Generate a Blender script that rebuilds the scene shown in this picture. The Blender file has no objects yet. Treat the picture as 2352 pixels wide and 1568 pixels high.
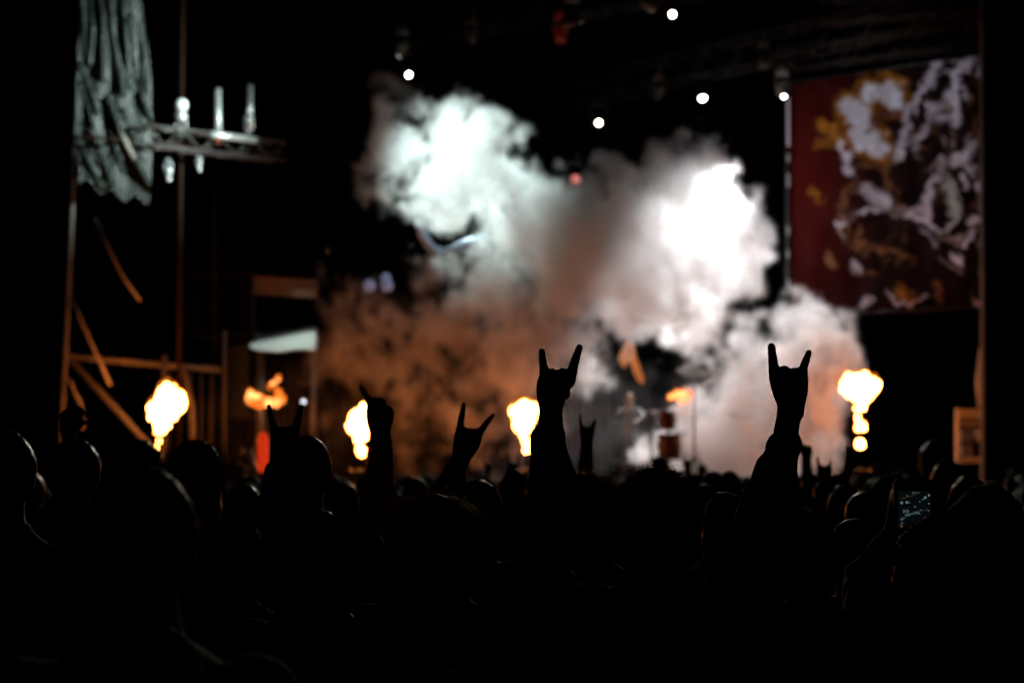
import bpy, math, random
import numpy as np
from mathutils import Vector, Matrix

# ------------------------------------------------------------------ camera, sky, exposure
sc = bpy.context.scene
COL = sc.collection
FPX, ZC, PITCH = 5553.0, 1.6, math.atan((1100 - 784) / 5553.0)      # picture measured on a 2352 x 1568 frame
cam_d = bpy.data.cameras.new("camera")
cam = bpy.data.objects.new("camera", cam_d); COL.objects.link(cam); sc.camera = cam
cam.location = (0, 0, ZC); cam.rotation_euler = (math.pi / 2 + PITCH, 0, 0)
cam_d.lens = 85; cam_d.sensor_width = 36; cam_d.clip_start = 0.1; cam_d.clip_end = 3000
cam_d.dof.use_dof = True; cam_d.dof.focus_distance = 6.0; cam_d.dof.aperture_fstop = 4.2

w = bpy.data.worlds.new("World"); sc.world = w; w.use_nodes = True
nt = w.node_tree
sky = nt.nodes.new("ShaderNodeTexSky"); sky.sky_type = 'NISHITA'; sky.sun_disc = False
sky.sun_elevation = math.radians(-9); sky.sun_rotation = math.radians(200)
nt.links.new(sky.outputs[0], nt.nodes["Background"].inputs[0])
nt.nodes["Background"].inputs[1].default_value = 0.05

sc.view_settings.view_transform = 'Standard'; sc.view_settings.look = 'None'
sc.view_settings.gamma = 1; sc.view_settings.exposure = 0; sc.view_settings.use_curve_mapping = False
sc.render.engine = 'CYCLES'
cy = sc.cycles
cy.use_denoising = True; cy.volume_bounces = 2; cy.max_bounces = 6; cy.diffuse_bounces = 2; cy.glossy_bounces = 2
cy.sample_clamp_indirect = 6; cy.use_adaptive_sampling = False

def P(u, v, Y):
    """point at depth Y seen at pixel (u, v) of the 2352 x 1568 frame"""
    x = (u - 1176) / FPX; y = (784 - v) / FPX
    c, s = math.cos(PITCH), math.sin(PITCH)
    d = Vector((x, c - y * s, s + y * c))
    return Vector((0, 0, ZC)) + d * (Y / d.y)
def M(px, Y): return px * Y / FPX                                   # pixels to metres at depth Y

# ------------------------------------------------------------------ materials
MATS = {}
def mat(name, col, rough=.6, metal=0., var=.25, scale=8., bump=.0, emit=None, strength=0., sheen=0., spec=.5):
    if name in MATS: return MATS[name]
    m = bpy.data.materials.new(name); m.use_nodes = True; MATS[name] = m
    t = m.node_tree; b = t.nodes["Principled BSDF"]
    tc = t.nodes.new("ShaderNodeTexCoord"); n = t.nodes.new("ShaderNodeTexNoise")
    n.inputs["Scale"].default_value = scale; n.inputs["Detail"].default_value = 5
    t.links.new(tc.outputs["Object"], n.inputs["Vector"])
    r = t.nodes.new("ShaderNodeMix"); r.data_type = 'RGBA'
    t.links.new(n.outputs[0], r.inputs[0])
    r.inputs[6].default_value = [c * (1 - var) for c in col] + [1]; r.inputs[7].default_value = [min(1, c * (1 + var)) for c in col] + [1]
    t.links.new(r.outputs[2], b.inputs["Base Color"])
    b.inputs["Roughness"].default_value = rough; b.inputs["Metallic"].default_value = metal
    b.inputs["Specular IOR Level"].default_value = spec
    if sheen: b.inputs["Sheen Weight"].default_value = sheen; b.inputs["Sheen Roughness"].default_value = .4
    if bump:
        bp = t.nodes.new("ShaderNodeBump"); bp.inputs["Strength"].default_value = bump; bp.inputs["Distance"].default_value = .01
        t.links.new(n.outputs[0], bp.inputs["Height"]); t.links.new(bp.outputs[0], b.inputs["Normal"])
    if emit:
        b.inputs["Emission Color"].default_value = (*emit, 1); b.inputs["Emission Strength"].default_value = strength
    return m
def flame_mat(name, strength, lo, hi):
    m = bpy.data.materials.new(name); m.use_nodes = True; t = m.node_tree; t.nodes.clear()
    o = t.nodes.new("ShaderNodeOutputMaterial"); e = t.nodes.new("ShaderNodeEmission")
    tc = t.nodes.new("ShaderNodeTexCoord"); n = t.nodes.new("ShaderNodeTexNoise"); cr = t.nodes.new("ShaderNodeValToRGB")
    n.inputs["Scale"].default_value = 3.2; n.inputs["Detail"].default_value = 3; n.inputs["Distortion"].default_value = .6
    t.links.new(tc.outputs["Object"], n.inputs["Vector"]); t.links.new(n.outputs[0], cr.inputs[0])
    cr.color_ramp.elements[0].position = .36; cr.color_ramp.elements[0].color = (*lo, 1)
    cr.color_ramp.elements[1].position = .62; cr.color_ramp.elements[1].color = (*hi, 1)
    t.links.new(cr.outputs[0], e.inputs[0]); e.inputs[1].default_value = strength; t.links.new(e.outputs[0], o.inputs[0])
    return m
m_black = mat("black_steel", (.018, .018, .02), .45, .6)
m_steel = mat("galvanised_steel", (.32, .33, .34), .42, .8, .2, 20)
m_tube = mat("scaffold_tube", (.17, .16, .15), .6, .3, .3, 14)
m_rust = mat("rusty_tube", (.024, .010, .005), .7, .2, .5, 8, spec=.2)
m_roof = mat("roof_truss_black", (.022, .018, .016), .7, .2, .5, 10, spec=.2)
m_scrim = mat("black_scrim", (.003, .003, .0033), .95, 0, .4, 3, .2, spec=.0)
m_ply = mat("stage_plywood", (.03, .026, .022), .7, 0, .3, 5, .2)
m_ground = mat("trodden_ground", (.05, .045, .035), .95, 0, .5, 2.5, .6)
m_drape = mat("wet_netting", (.019, .025, .020), .4, 0, .8, 1.6, .1)
m_rope = mat("webbing_strap", (.34, .32, .29), .6, 0, .3, 12)
m_canopy = mat("white_pvc", (.62, .66, .62), .55, 0, .1, 4)
m_wood = mat("raw_timber", (.12, .07, .04), .7, 0, .3, 9, .3)
m_red = mat("painted_red_light", (.45, .03, .015), .5)  # red light falling on one lamp housing, put into its colour
m_brass = mat("cymbal_bronze", (.05, .026, .01), .7, .1)
m_skin = mat("skin", (.32, .19, .13), .5, 0, .12, 30, sheen=.5)
m_lens = {}

# ------------------------------------------------------------------ mesh helpers
class MB:
    def __init__(s): s.v = []; s.f = []
    def add(s, vs, fs):
        k = len(s.v); s.v += [tuple(p) for p in vs]; s.f += [tuple(i + k for i in q) for q in fs]; return s
    def box(s, c, size, R=None):
        c = Vector(c); h = Vector(size) / 2; vs = []
        for z in (-1, 1):
            for x, y in ((-1, -1), (1, -1), (1, 1), (-1, 1)):
                d = Vector((x * h.x, y * h.y, z * h.z)); vs.append(c + (R @ d if R else d))
        return s.add(vs, [(3, 2, 1, 0), (4, 5, 6, 7), (0, 1, 5, 4), (1, 2, 6, 5), (2, 3, 7, 6), (3, 0, 4, 7)])
    def path(s, pts, rad, n=8, flat=None):
        """tube through points; flat = (normal, ratio) squashes it into a strap"""
        pts = [Vector(p) for p in pts]
        if not hasattr(rad, '__len__'): rad = [rad] * len(pts)
        vs = []; up0 = None
        for i, p in enumerate(pts):
            t = (pts[min(i + 1, len(pts) - 1)] - pts[max(i - 1, 0)]).normalized()
            if up0 is None: up0 = Vector((0, 0, 1)) if abs(t.z) < .9 else Vector((1, 0, 0))
            a = t.cross(up0)
            if a.length < 1e-6: a = t.cross(Vector((0, 1, 0)))
            a.normalize(); b = a.cross(t).normalized(); up0 = b
            for k in range(n):
                an = 2 * math.pi * k / n; vs.append(p + (a * math.cos(an) + b * math.sin(an)) * rad[i])
        m = len(pts); fs = [tuple(range(n - 1, -1, -1)), tuple((m - 1) * n + k for k in range(n))]
        for i in range(m - 1):
            for k in range(n):
                fs.append((i * n + k, i * n + (k + 1) % n, (i + 1) * n + (k + 1) % n, (i + 1) * n + k))
        return s.add(vs, fs)
    def ell(s, c, r, n=14, m=9, R=None):
        c = Vector(c); vs = [c + (R @ Vector((0, 0, -r[2])) if R else Vector((0, 0, -r[2])))]
        for j in range(1, m):
            ph = -math.pi / 2 + math.pi * j / m
            for k in range(n):
                an = 2 * math.pi * k / n
                d = Vector((r[0] * math.cos(ph) * math.cos(an), r[1] * math.cos(ph) * math.sin(an), r[2] * math.sin(ph)))
                vs.append(c + (R @ d if R else d))
        vs.append(c + (R @ Vector((0, 0, r[2])) if R else Vector((0, 0, r[2])))); L = len(vs) - 1; fs = []
        for k in range(n):
            fs.append((0, 1 + (k + 1) % n, 1 + k)); fs.append((L, L - n + k, L - n + (k + 1) % n))
        for j in range(m - 2):
            for k in range(n):
                a = 1 + j * n
                fs.append((a + k, a + (k + 1) % n, a + n + (k + 1) % n, a + n + k))
        return s.add(vs, fs)
    def cap(s, p0, p1, r0, r1, n=12):
        """tapered capsule"""
        p0 = Vector(p0); p1 = Vector(p1); d = p1 - p0
        if d.length < 1e-6: return s.ell(p0, (r0,) * 3)
        t = d.normalized()
        pts = [p0 - t * r0 * .98, p0 - t * r0 * .7, p0, p0.lerp(p1, .5), p1, p1 + t * r1 * .7, p1 + t * r1 * .98]
        return s.path(pts, [r0 * .2, r0 * .71, r0, (r0 + r1) / 2, r1, r1 * .71, r1 * .2], n)
    def loft(s, rings, n=18, e=2.0):
        """rings of (centre, half width x, half depth y), stacked along z"""
        vs = []
        for c, rx, ry in rings:
            for k in range(n):
                an = 2 * math.pi * k / n; ca, sa = math.cos(an), math.sin(an)
                vs.append((c[0] + rx * math.copysign(abs(ca) ** (2 / e), ca), c[1] + ry * math.copysign(abs(sa) ** (2 / e), sa), c[2]))
        m = len(rings); up = rings[-1][0][2] > rings[0][0][2]
        fs = [tuple(range(n)), tuple((m - 1) * n + k for k in range(n - 1, -1, -1))]
        for i in range(m - 1):
            for k in range(n):
                fs.append((i * n + k, (i + 1) * n + k, (i + 1) * n + (k + 1) % n, i * n + (k + 1) % n))
        if up: fs = [tuple(reversed(q)) for q in fs]
        return s.add(vs, fs)
    def mesh(s, name):
        me = bpy.data.meshes.new(name); me.from_pydata(s.v, [], s.f); me.update(); return me
    def build(s, name, m, parent=None, smooth=False, origin=None):
        if origin is not None: o_ = Vector(origin); s.v = [tuple(Vector(p) - o_) for p in s.v]
        me = s.mesh(name); return link(name, me, m, parent, smooth)
def link(name, me, m, parent=None, smooth=False):
    if m is not None and not me.materials: me.materials.append(m)
    if smooth: me.polygons.foreach_set("use_smooth", [True] * len(me.polygons))
    o = bpy.data.objects.new(name, me); COL.objects.link(o)
    if parent: o.parent = parent
    return o
def thing(name, label, cat, loc=(0, 0, 0), group=None, rot=None):
    o = bpy.data.objects.new(name, None); COL.objects.link(o); o.location = loc; o.empty_display_size = .1
    if rot: o.rotation_euler = rot
    tag(o, label, cat, group); return o
def tag(o, label, cat, group=None):
    o["label"] = label; o["category"] = cat
    if group: o["group"] = group
    return o
def kind(o, k): o["kind"] = k; return o
def remeshed(mb, voxel, smooth=4, noise=0., nscale=.1, seed=0, name="m", dec=1.):
    """one continuous skin over overlapping solids"""
    me = mb.mesh(name); o = bpy.data.objects.new("tmp", me); COL.objects.link(o)
    r = o.modifiers.new("r", 'REMESH'); r.mode = 'VOXEL'; r.voxel_size = voxel; r.use_smooth_shade = True
    if smooth: q = o.modifiers.new("s", 'SMOOTH'); q.factor = .5; q.iterations = smooth
    if dec < 1: q = o.modifiers.new("d", 'DECIMATE'); q.ratio = dec
    if noise:
        tx = bpy.data.textures.new("folds", 'CLOUDS'); tx.noise_scale = nscale; tx.noise_depth = 3
        d = o.modifiers.new("d", 'DISPLACE'); d.texture = tx; d.strength = noise; d.mid_level = .5
        d.texture_coords = 'LOCAL'
    dg = bpy.context.evaluated_depsgraph_get(); dg.update()
    out = bpy.data.meshes.new_from_object(o.evaluated_get(dg)); out.name = name
    out.polygons.foreach_set("use_smooth", [True] * len(out.polygons))
    bpy.data.objects.remove(o); bpy.data.meshes.remove(me); return out

# ------------------------------------------------------------------ setting: ground, stage, wings
ZD = 1.5                                                            # stage deck height
kind(MB().add([(-400, -60, 0), (400, -60, 0), (400, 600, 0), (-400, 600, 0)], [(0, 1, 2, 3)]).build("ground", m_ground), "structure")
st = thing("stage_deck", "low black plywood festival stage deck behind the crowd", "stage", (0, 40.6, 0))
for i in range(12):
    x0 = -9.0 + i * 1.6
    MB().box((x0 + .8, 7.5, ZD - .03), (1.585, 15, .06)).build("deck_panel", m_ply, st)
    MB().box((x0 + .8, .02, ZD / 2 - .05), (1.585, .04, ZD - .12)).build("skirt_panel", m_scrim, st)
bd = thing("backdrop_curtain", "plain black curtain hanging behind the smoke at the rear of the stage", "curtain", (0, 56, 0))
mb = MB(); vs = []; fs = []; n = 160
for i in range(n + 1):
    x = -15 + 30 * i / n; y = .12 * math.sin(i * 1.9) + .05 * math.sin(i * .73)
    vs += [(x, y, 0), (x, y, 14)]
    if i: fs.append((2 * i - 2, 2 * i, 2 * i + 1, 2 * i - 1))
mb.add(vs, fs).build("cloth", m_scrim, bd)
MB().path([(-15, 0, 14.02), (15, 0, 14.02)], .03).build("pipe", m_black, bd)

def tower(name, label, edge_top, edge_bot, Y, side):
    """black scrim covered loudspeaker tower beside the stage opening"""
    a, b = P(*edge_bot, Y), P(*edge_top, Y); d = (b - a) / (b.z - a.z)
    a0 = a + d * (0 - a.z); b0 = a + d * (13 - a.z); W = 5 * side
    t = thing(name, label, "tower", (a0.x, Y, 0)); o = Vector((a0.x, Y, 0))
    def q(f, h, y=0): p = a0.lerp(b0, h / 13.0) - o; return (p.x + f * W, y, h)
    m = MB(); vs = []; fs = []; N, K = 24, 14
    for i in range(N + 1):
        for k in range(K + 1):
            p = q(i / N, 13 * k / K); vs.append((p[0], .03 * math.sin(i * 1.3 + k * .4) * (i > 0), p[2]))
    for i in range(N):
        for k in range(K): c = i * (K + 1) + k; fs.append((c, c + K + 1, c + K + 2, c + 1))
    m.add(vs, fs).build("scrim", m_scrim, t, True)
    for f in (.003, .5, 1): MB().path([q(f, 0, .12), q(f, 13, .12)], .025).build("upright", m_black, t)
    for h in range(1, 13, 2): MB().path([q(-.003, h, .12), q(1, h, .12)], .024).build("ledger", m_black, t)
    return t
tower("scaffold_tower", "tall black scrim covered tower beside the green netting", (181, 0), (135, 1010), 38.6, -1)
tower("scaffold_tower", "tall black scrim covered tower beside the printed banner", (2262, 0), (2264, 1010), 38.6, 1)
# orange lit edge poles in front of the inner edge of the towers
for (a, b, lab) in (((188, 0), (142, 1030), "thin vertical scaffold pole along the inner edge of the tower with the netting"),
                    ((2255, 130), (2257, 1040), "thin vertical scaffold pole along the inner edge of the tower by the banner")):
    yy_ = 41.9 if a[0] < 1000 else 43.6; p, q = P(*a, yy_), P(*b, yy_); d = (p - q) / (p.z - q.z); q0 = q - d * q.z
    o = MB().path([Vector((0, 0, 0)), d * 13], .035).build("scaffold_pole", m_tube); o.location = q0
    tag(o, lab, "pole")

# ------------------------------------------------------------------ left wing: scaffold bay, netting, straps, lighting truss
wing = thing("scaffold_bay", "weathered steel scaffold bay with diagonal braces beside the stage", "scaffold", P(330, 1100, 42))
wo = wing.location.copy()
def bar(par, org, pts, r, name, m=m_tube, n=8):
    return MB().path([P(*p) - org for p in pts], r, n).build(name, m, par, True)
bar(wing, wo, [(420, -40, 43), (408, 1090, 43)], .04, "upright", m_rust)
bar(wing, wo, [(497, -40, 46), (488, 1090, 46)], .022, "upright", m_rust)
bar(wing, wo, [(159, 818, 42), (393, 840, 43.4), (505, 849, 44)], .055, "ledger")
bar(wing, wo, [(162, 826, 42), (331, 1009, 42.6), (380, 1062, 42.8)], .055, "brace")
bar(wing, wo, [(422, 851, 43), (441, 930, 43), (446, 1080, 43)], .05, "brace")
bar(wing, wo, [(378, 815, 43), (376, 1080, 43)], .05, "upright")
bar(wing, wo, [(515, 760, 46.5), (515, 1080, 46.5)], .05, "upright")
for k in range(5): bar(wing, wo, [(390 + 24 * k, 855 + 2 * k, 45.5), (388 + 24 * k, 1060, 45.5)], .02, "baluster")
bar(wing, wo, [(165, 312, 40), (650, 352, 45.5)], .03, "ledger", m_rust)
for pts, wpx, lab in (
    ([(166, 690, 41.8), (190, 745, 41.8), (222, 815, 41.8), (254, 885, 41.9)], 9, "wide orange lit strap hanging across the horizontal scaffold bar"),
    ([(218, 500, 41), (250, 570, 41), (285, 640, 41.3), (322, 690, 41.5)], 6, "loose strap curving in the dark above the scaffold bar"),
    ([(158, 868, 41.8), (172, 900, 41.8), (186, 930, 41.8), (190, 985, 41.8)], 8, "short crumpled strap at the foot of the edge pole")):
    o = MB(); org = P(*pts[-1]); o.path([P(*p) - org for p in pts], M(wpx, 40) / 2, 6).build("strap", m_rope, None, True)
    o = bpy.context.scene.objects[-1] if False else [x for x in COL.objects if x.name.startswith("strap")][-1]
    o.location = org; tag(o, lab, "strap")

tp = thing("netting", "crumpled grey green netting hung in long creases at the top of the scaffold", "netting", P(240, 440, 41))
RIDGE = [([(205, -40), (214, 60), (206, 150)], 9, .9), ([(226, -40), (238, 70), (236, 180)], 12, 1), ([(252, -40), (262, 90), (282, 210)], 14, 1), ([(276, -40), (290, 80), (300, 200)], 10, .8), ([(300, 40), (306, 120), (310, 180)], 8, .7), ([(320, 60), (332, 140)], 7, .4), ([(184, 150), (206, 200), (224, 260)], 7, .8), ([(184, 190), (204, 250), (214, 290)], 6, .7),
         ([(248, 225), (276, 302), (308, 363), (354, 445)], 9, 1.5), ([(172, 310), (200, 365), (232, 430)], 8, .9), ([(252, 295), (266, 345), (284, 392)], 8, .8), ([(221, 315), (236, 360), (252, 408)], 7, .8), ([(180, 350), (181, 445)], 7, .9), ([(324, 215), (338, 250), (352, 290)], 7, .8), ([(206, 300), (222, 330), (228, 380)], 5, .6), ([(190, 20), (196, 130)], 6, .6), ([(286, 250), (300, 300), (316, 330)], 5, .5)]
NU, NV = 100, 220; org = tp.location; gg = np.linspace(0, 1, NV + 1)[None, :].repeat(NU + 1, 0); ff = np.linspace(0, 1, NU + 1)[:, None].repeat(NV + 1, 1)
ul = 178 - 14 * gg; ur = 318 + 20 * np.sin(gg * 3) + 22 * gg; uu = ul + (ur - ul) * ff; vv = -40 + 500 * gg - 60 * gg * (1 - ff) ** 2 + 10 * np.sin(ff * 21) * gg
hh = .03 * np.sin(uu * .11 + vv * .01) + .02 * np.sin(uu * .07 - vv * .03 + 2) - .35 * gg * ff + .010 * np.sin(uu * .8 + 3 * np.sin(vv * .021)) + .008 * np.sin(uu * 1.7 - vv * .11 + 2 * np.sin(vv * .05)) + .007 * np.sin(uu * .5 + vv * .33)
for pts, wd, amp in RIDGE:
    dd = np.full(uu.shape, 1e9)
    for (x0, y0), (x1, y1) in zip(pts[:-1], pts[1:]):
        q = np.clip(((uu - x0) * (x1 - x0) + (vv - y0) * (y1 - y0)) / ((x1 - x0) ** 2 + (y1 - y0) ** 2), 0, 1); dd = np.minimum(dd, np.hypot(uu - x0 - q * (x1 - x0), vv - y0 - q * (y1 - y0)))
    hh = hh + .11 * amp * np.exp(-(dd / (wd * .5)) ** 2)
vs = [P(float(uu[i, k]), float(vv[i, k]), 41.3 - float(hh[i, k])) - org for i in range(NU + 1) for k in range(NV + 1)]
fs = [(i * (NV + 1) + k, (i + 1) * (NV + 1) + k, (i + 1) * (NV + 1) + k + 1, i * (NV + 1) + k + 1) for i in range(NU) for k in range(NV)]
MB().add(vs, fs).build("sheet", m_drape, tp, True)
bar(tp, org, [(176, -30, 41.35), (330, -30, 41.35)], .03, "head_rope", m_roof)
o2 = P(352, 440, 40.8); o = MB().path([P(*p) - o2 for p in ((274, 298, 40.7), (290, 330, 40.68), (309, 366, 40.7))], [M(3, 40.6), M(7, 40.6), M(4, 40.6)], 8).build("guy_strap", m_rope, None, True); o.location = o2
tag(o, "bright taut strap lying along a crease of the netting", "strap")

def truss(name, label, A, B, h=.38, seg=.5, m=m_tube, r=.026, group=None):
    """square lattice girder: four chords and zigzag braces"""
    A, B = Vector(A), Vector(B); t = thing(name, label, "truss", A, group); d = B - A; L = d.length; x = d.normalized()
    y = x.cross(Vector((0, 0, 1))).normalized(); z = y.cross(x).normalized()
    cs = [y * (a * h / 2) + z * (b * h / 2) for a, b in ((-1, -1), (1, -1), (1, 1), (-1, 1))]
    for c in cs: MB().path([c, c + d], r).build("chord", m, t, True)
    n = max(2, int(L / seg))
    for k in range(n):
        for q in range(4):
            a, b = cs[q], cs[(q + 1) % 4]
            if (k + q) % 2: a, b = b, a
            MB().path([a + d * (k / n), b + d * ((k + 1) / n)], r * .6, 6).build("brace", m, t, True)
    return t
truss("lighting_truss", "short lighting truss hung with pale fixtures beside the netting", P(318, 311, 41.2), P(640, 350, 44.2), .33, .45, mat("truss_dull", (.07, .065, .06), .5, .4))
truss("roof_truss", "long roof truss climbing over the banner", P(1300, 222, 52), P(2290, -10, 42), .55, .6, m_roof)
truss("roof_truss", "roof truss high above the teal lit smoke", P(860, 90, 53), P(1900, -95, 43), .55, .6, m_roof)
truss("roof_truss", "roof truss running along the top edge of the banner", P(1790, 140, 47), P(2262, 78, 44.6), .4, .5, m_roof)
truss("roof_truss", "top roof truss between the tower and the roof", P(1900, 30, 43.5), P(2290, -8, 41), .4, .5, m_roof)

def aim(d): return Vector(d).to_track_quat('-Z', 'Y')
def stage_light(label, at, target, lens_r=.055, glow=None, power=0, cone=20, col=(1, 1, 1), size=.16, blend=.35, lit=True, soft=.05, m=None, group=None):
    """moving head fixture: clamp, base, yoke arms, housing with rings, lens; a lit one carries its own spot lamp"""
    m = m or m_black; loc = P(*at); t = thing("stage_light", label, "stage light", loc, group)
    tv = Vector(target) if isinstance(target, Vector) else P(*target); dv = (tv - loc).normalized(); R = aim(dv).to_matrix()
    s = size
    MB().box((0, 0, s * 2.1), (s * 1.5, s * 1.2, s * .6)).build("base", m, t)
    MB().path([(0, 0, s * 2.4), (0, 0, s * 3.0), (.04, 0, s * 3.2)], s * .16).build("clamp", m, t)
    ax = R @ Vector((1, 0, 0)); ax.z = 0; ax.normalize()
    for q in (-1, 1): MB().path([ax * q * s * .78 + Vector((0, 0, s * 1.85)), ax * q * s * .8, ax * q * s * .55], s * .13).build("yoke_arm", m, t, True)
    h = MB(); h.path([R @ Vector((0, 0, z)) for z in (s * 1.1, s * .9, s * .2, -s * .5, -s * .9, -s * .9)], [s * .3, s * .52, s * .58, s * .6, s * .66, s * .52], 20)
    ho = h.build("housing", m, t, True)
    for z in (.55, .3, .05): MB().path([R @ Vector((0, 0, s * z + .008)), R @ Vector((0, 0, s * z - .008))], s * .62, 20).build("cooling_ring", m, ho)
    key = (col, glow)
    if lit and key not in m_lens: m_lens[key] = mat("lens_%d" % len(m_lens), (.8, .8, .8), .3, 0, 0, emit=col, strength=glow)
    lm = m_lens[key] if lit else mat("dark_lens", (.05, .05, .06), .1)
    c = R @ Vector((0, 0, -s * .9))
    le = MB().ell(c + dv * .012, (lens_r, lens_r, .02), 18, 8, R).build("lens", lm, t, True)
    if power:
        l = bpy.data.lights.new("beam", 'SPOT'); l.energy = power; l.spot_size = math.radians(cone); l.spot_blend = blend
        l.color = col; l.shadow_soft_size = soft
        lo = bpy.data.objects.new("beam", l); COL.objects.link(lo); lo.parent = t
        lo.location = c + dv * .06; lo.rotation_euler = R.to_euler()
    return t
W1 = (1, .97, .98); TE = (.80, 1, .96); BL = (.72, .86, 1)
G = 45.0
stage_light("lit white stage light high on the roof truss away from the smoke", (1545, 30, 44), (1400, 1105, 22), .042, G, 1100, 30, (1, .86, .66))
stage_light("lit white stage light hanging just above the teal smoke", (935, 165, 48.6), (1060, 390, 45.1), .042, G, 7600, 46, TE, blend=1)
stage_light("large lit white stage light under the long roof truss", (1612, 214, 48.8), (1690, 780, 45.0), .055, G, 6000, 62, W1, blend=.8)
stage_light("lit stage light below the long roof truss above the smoke", (1376, 280, 43.4), (1150, 1105, 20), .04, G, 1100, 30, (1, .86, .66))
stage_light("lit stage light at the top corner of the banner", (1808, 207, 46.3), (1520, 690, 44.8), .04, G, 20000, 34, W1, blend=1)
stage_light("faint lit stage light turned towards the lighting truss", (1314, 46, 36.5), (370, 240, 42), .05, 5., 9500, 34, TE, blend=1)
stage_light("orange glinting lamp housing with a beam added for the pale canopy", (923, 112, 45.6), (652, 784, 47.2), .03, 1.2, 1100, 13, TE, m=mat("worn_fixture", (.12, .1, .08), .5, .5))  # unlit housing; its beam is added to brighten the canopy
stage_light("orange glinting lamp housing with a beam added for the banner", (1490, 8, 38.5), (2060, 380, 46), .042, G, 700, 34, (.9, .92, 1), m=mat("worn_fixture", (.12, .1, .08), .5, .5))  # housing looks unlit, spot added in it to light the print
stage_light("small dim lit lamp low behind the raised hand beside the round head", (697, 921, 46), (697, 1300, 20), .04, 2.2, 0, 20, BL)
for i, (u, v, Y, tu, tv) in enumerate(((1084, 85, 49, 1100, 900), (1512, 213, 49, 1500, 900), (1755, 140, 46, 1700, 900), (1795, 203, 45, 1700, 900))):
    stage_light("unlit lamp housing glinting orange on the roof trusses", (u, v, Y), (tu, tv, 42), .05, None, 0, lit=False, size=.14, m=mat("worn_fixture", (.12, .1, .08), .5, .5), group="unlit lamps on the roof trusses")
stage_light("unlit lamp housing tinted as red lit hanging from the high roof truss", (1288, 80, 48), (1288, 700, 46), .05, None, 0, lit=False, size=.17, m=m_red)
stage_light("dim red lamp glowing above the middle of the smoke", (1322, 412, 47.4), (1322, 600, 30), .1, .5, 0, 20, (1, .03, .01))

# pale fixtures on the left truss
m_pale = mat("bare_aluminium", (.62, .64, .64), .35, .6, .1)
fx = [("tall pale lamp fixture standing on the lighting truss", (416, 300, 42.1), 1), ("squat pale lamp fixture at the outer end of the lighting truss", (572, 300, 43.4), .8),
      ("pale lamp fixture hanging below the lighting truss by the upright", (387, 372, 41.8), -.7), ("small pale lamp fixture hanging below the middle of the lighting truss", (457, 363, 42.4), -.5)]
for lab, at, s in fx:
    t = thing("lamp_fixture", lab, "lamp fixture", P(*at)); k = abs(s); q = 1 if s > 0 else -1
    MB().box((0, 0, 0), (.09 * k, .09, .16 * k)).build("bracket", m_pale, t)
    for e in (-1, 1): MB().path([(e * .08 * k, 0, 0), (e * .1 * k, 0, .14 * k * q), (e * .06 * k, 0, .24 * k * q)], .014).build("yoke_arm", m_pale, t, True)
    MB().path([(0, .12 * k, .22 * k * q), (0, .04 * k, .24 * k * q), (0, -.1 * k, .24 * k * q)], [.06 * k, .1 * k, .11 * k], 14).build("can", m_pale, t, True)
    g_ = (.115 if k == 1 else .07) * k; MB().ell((.02, -.1 * k, .43 * k * q), (g_, g_, g_)).build("globe", mat("opal_globe", (.85, .88, .87), .3, 0, .05), t, True)
for lab, a, b, r in (("pale vertical pipe rising behind the middle of the lighting truss", (501, 330, 42.9), (501, 205, 42.9), .055), ("shorter pale pipe at the outer end of the lighting truss", (575, 300, 43.6), (575, 196, 43.6), .05)):
    o = MB().path([(0, 0, 0), P(*b) - P(*a)], r, 10).build("pipe", m_pale, None, True); o.location = P(*a); tag(o, lab, "pipe")
o = MB().path([(0, 0, 0), P(586, 322, 43.2) - P(484, 309, 42.4)], .06, 10).build("pipe", m_pale, None, True); o.location = P(484, 309, 42.4)
tag(o, "bright horizontal pipe clamped along the lighting truss", "pipe")

# ------------------------------------------------------------------ gear on the stage
cb = thing("speaker_cabinet", "big dark loudspeaker box hung behind the scaffold", "loudspeaker", P(510, 700, 47))
q = M(1, 47)
MB().box((0, .5, 0), (132 * q, 1, 150 * q)).build("box", m_black, cb)
MB().box((0, -.03, 78 * q), (138 * q, .06, .06)).build("frame_rail", m_scrim, cb); MB().box((0, -.03, -78 * q), (138 * q, .06, .04)).build("frame_rail", m_scrim, cb)
for e in (-1, 1): MB().box((e * 67 * q, -.03, 0), (.05, .05, 150 * q)).build("frame_stile", m_scrim, cb)
MB().box((0, -.01, 0), (120 * q, .02, 138 * q)).build("grille", m_scrim, cb)
o = MB().box((0, 0, 0), (M(150, 47.5), .12, M(40, 47.5))).box((0, -.08, M(18, 47.5)), (M(150, 47.5), .05, .05)).build("timber_beam", m_wood); o.location = P(655, 660, 47.5); o.rotation_euler = (0, math.radians(4), 0)
tag(o, "brown timber beam lit by the flames between the loudspeaker box and the smoke", "beam")
cn = thing("canopy", "pale white canopy roof on poles under the brown beam", "canopy", P(600, 1080, 48)); co_ = cn.location
vs = [P(572, 792, 47.4), P(728, 757, 47.6), P(728, 806, 47.0), P(690, 800, 47.0), P(640, 808, 46.9), P(580, 802, 46.9), P(590, 770, 48.4), P(724, 750, 48.6)]
rf = MB().add([p - co_ for p in vs], [(0, 5, 4, 3, 2, 1), (0, 1, 7, 6)])
rf.add([p - co_ + Vector((0, .03, -.02)) for p in vs[:6]], [(5, 0, 1, 2, 3, 4)]); rf.build("roof_sheet", m_canopy, cn)
for u in (600, 718): bar(cn, co_, [(u, 806, 47.2), (u, 1090, 47.2)], .055, "pole", m_steel)
for u in (592, 722): bar(cn, co_, [(u, 760, 48.6), (u, 1090, 48.6)], .04, "pole", m_steel)
vs = []; fs = []
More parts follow.
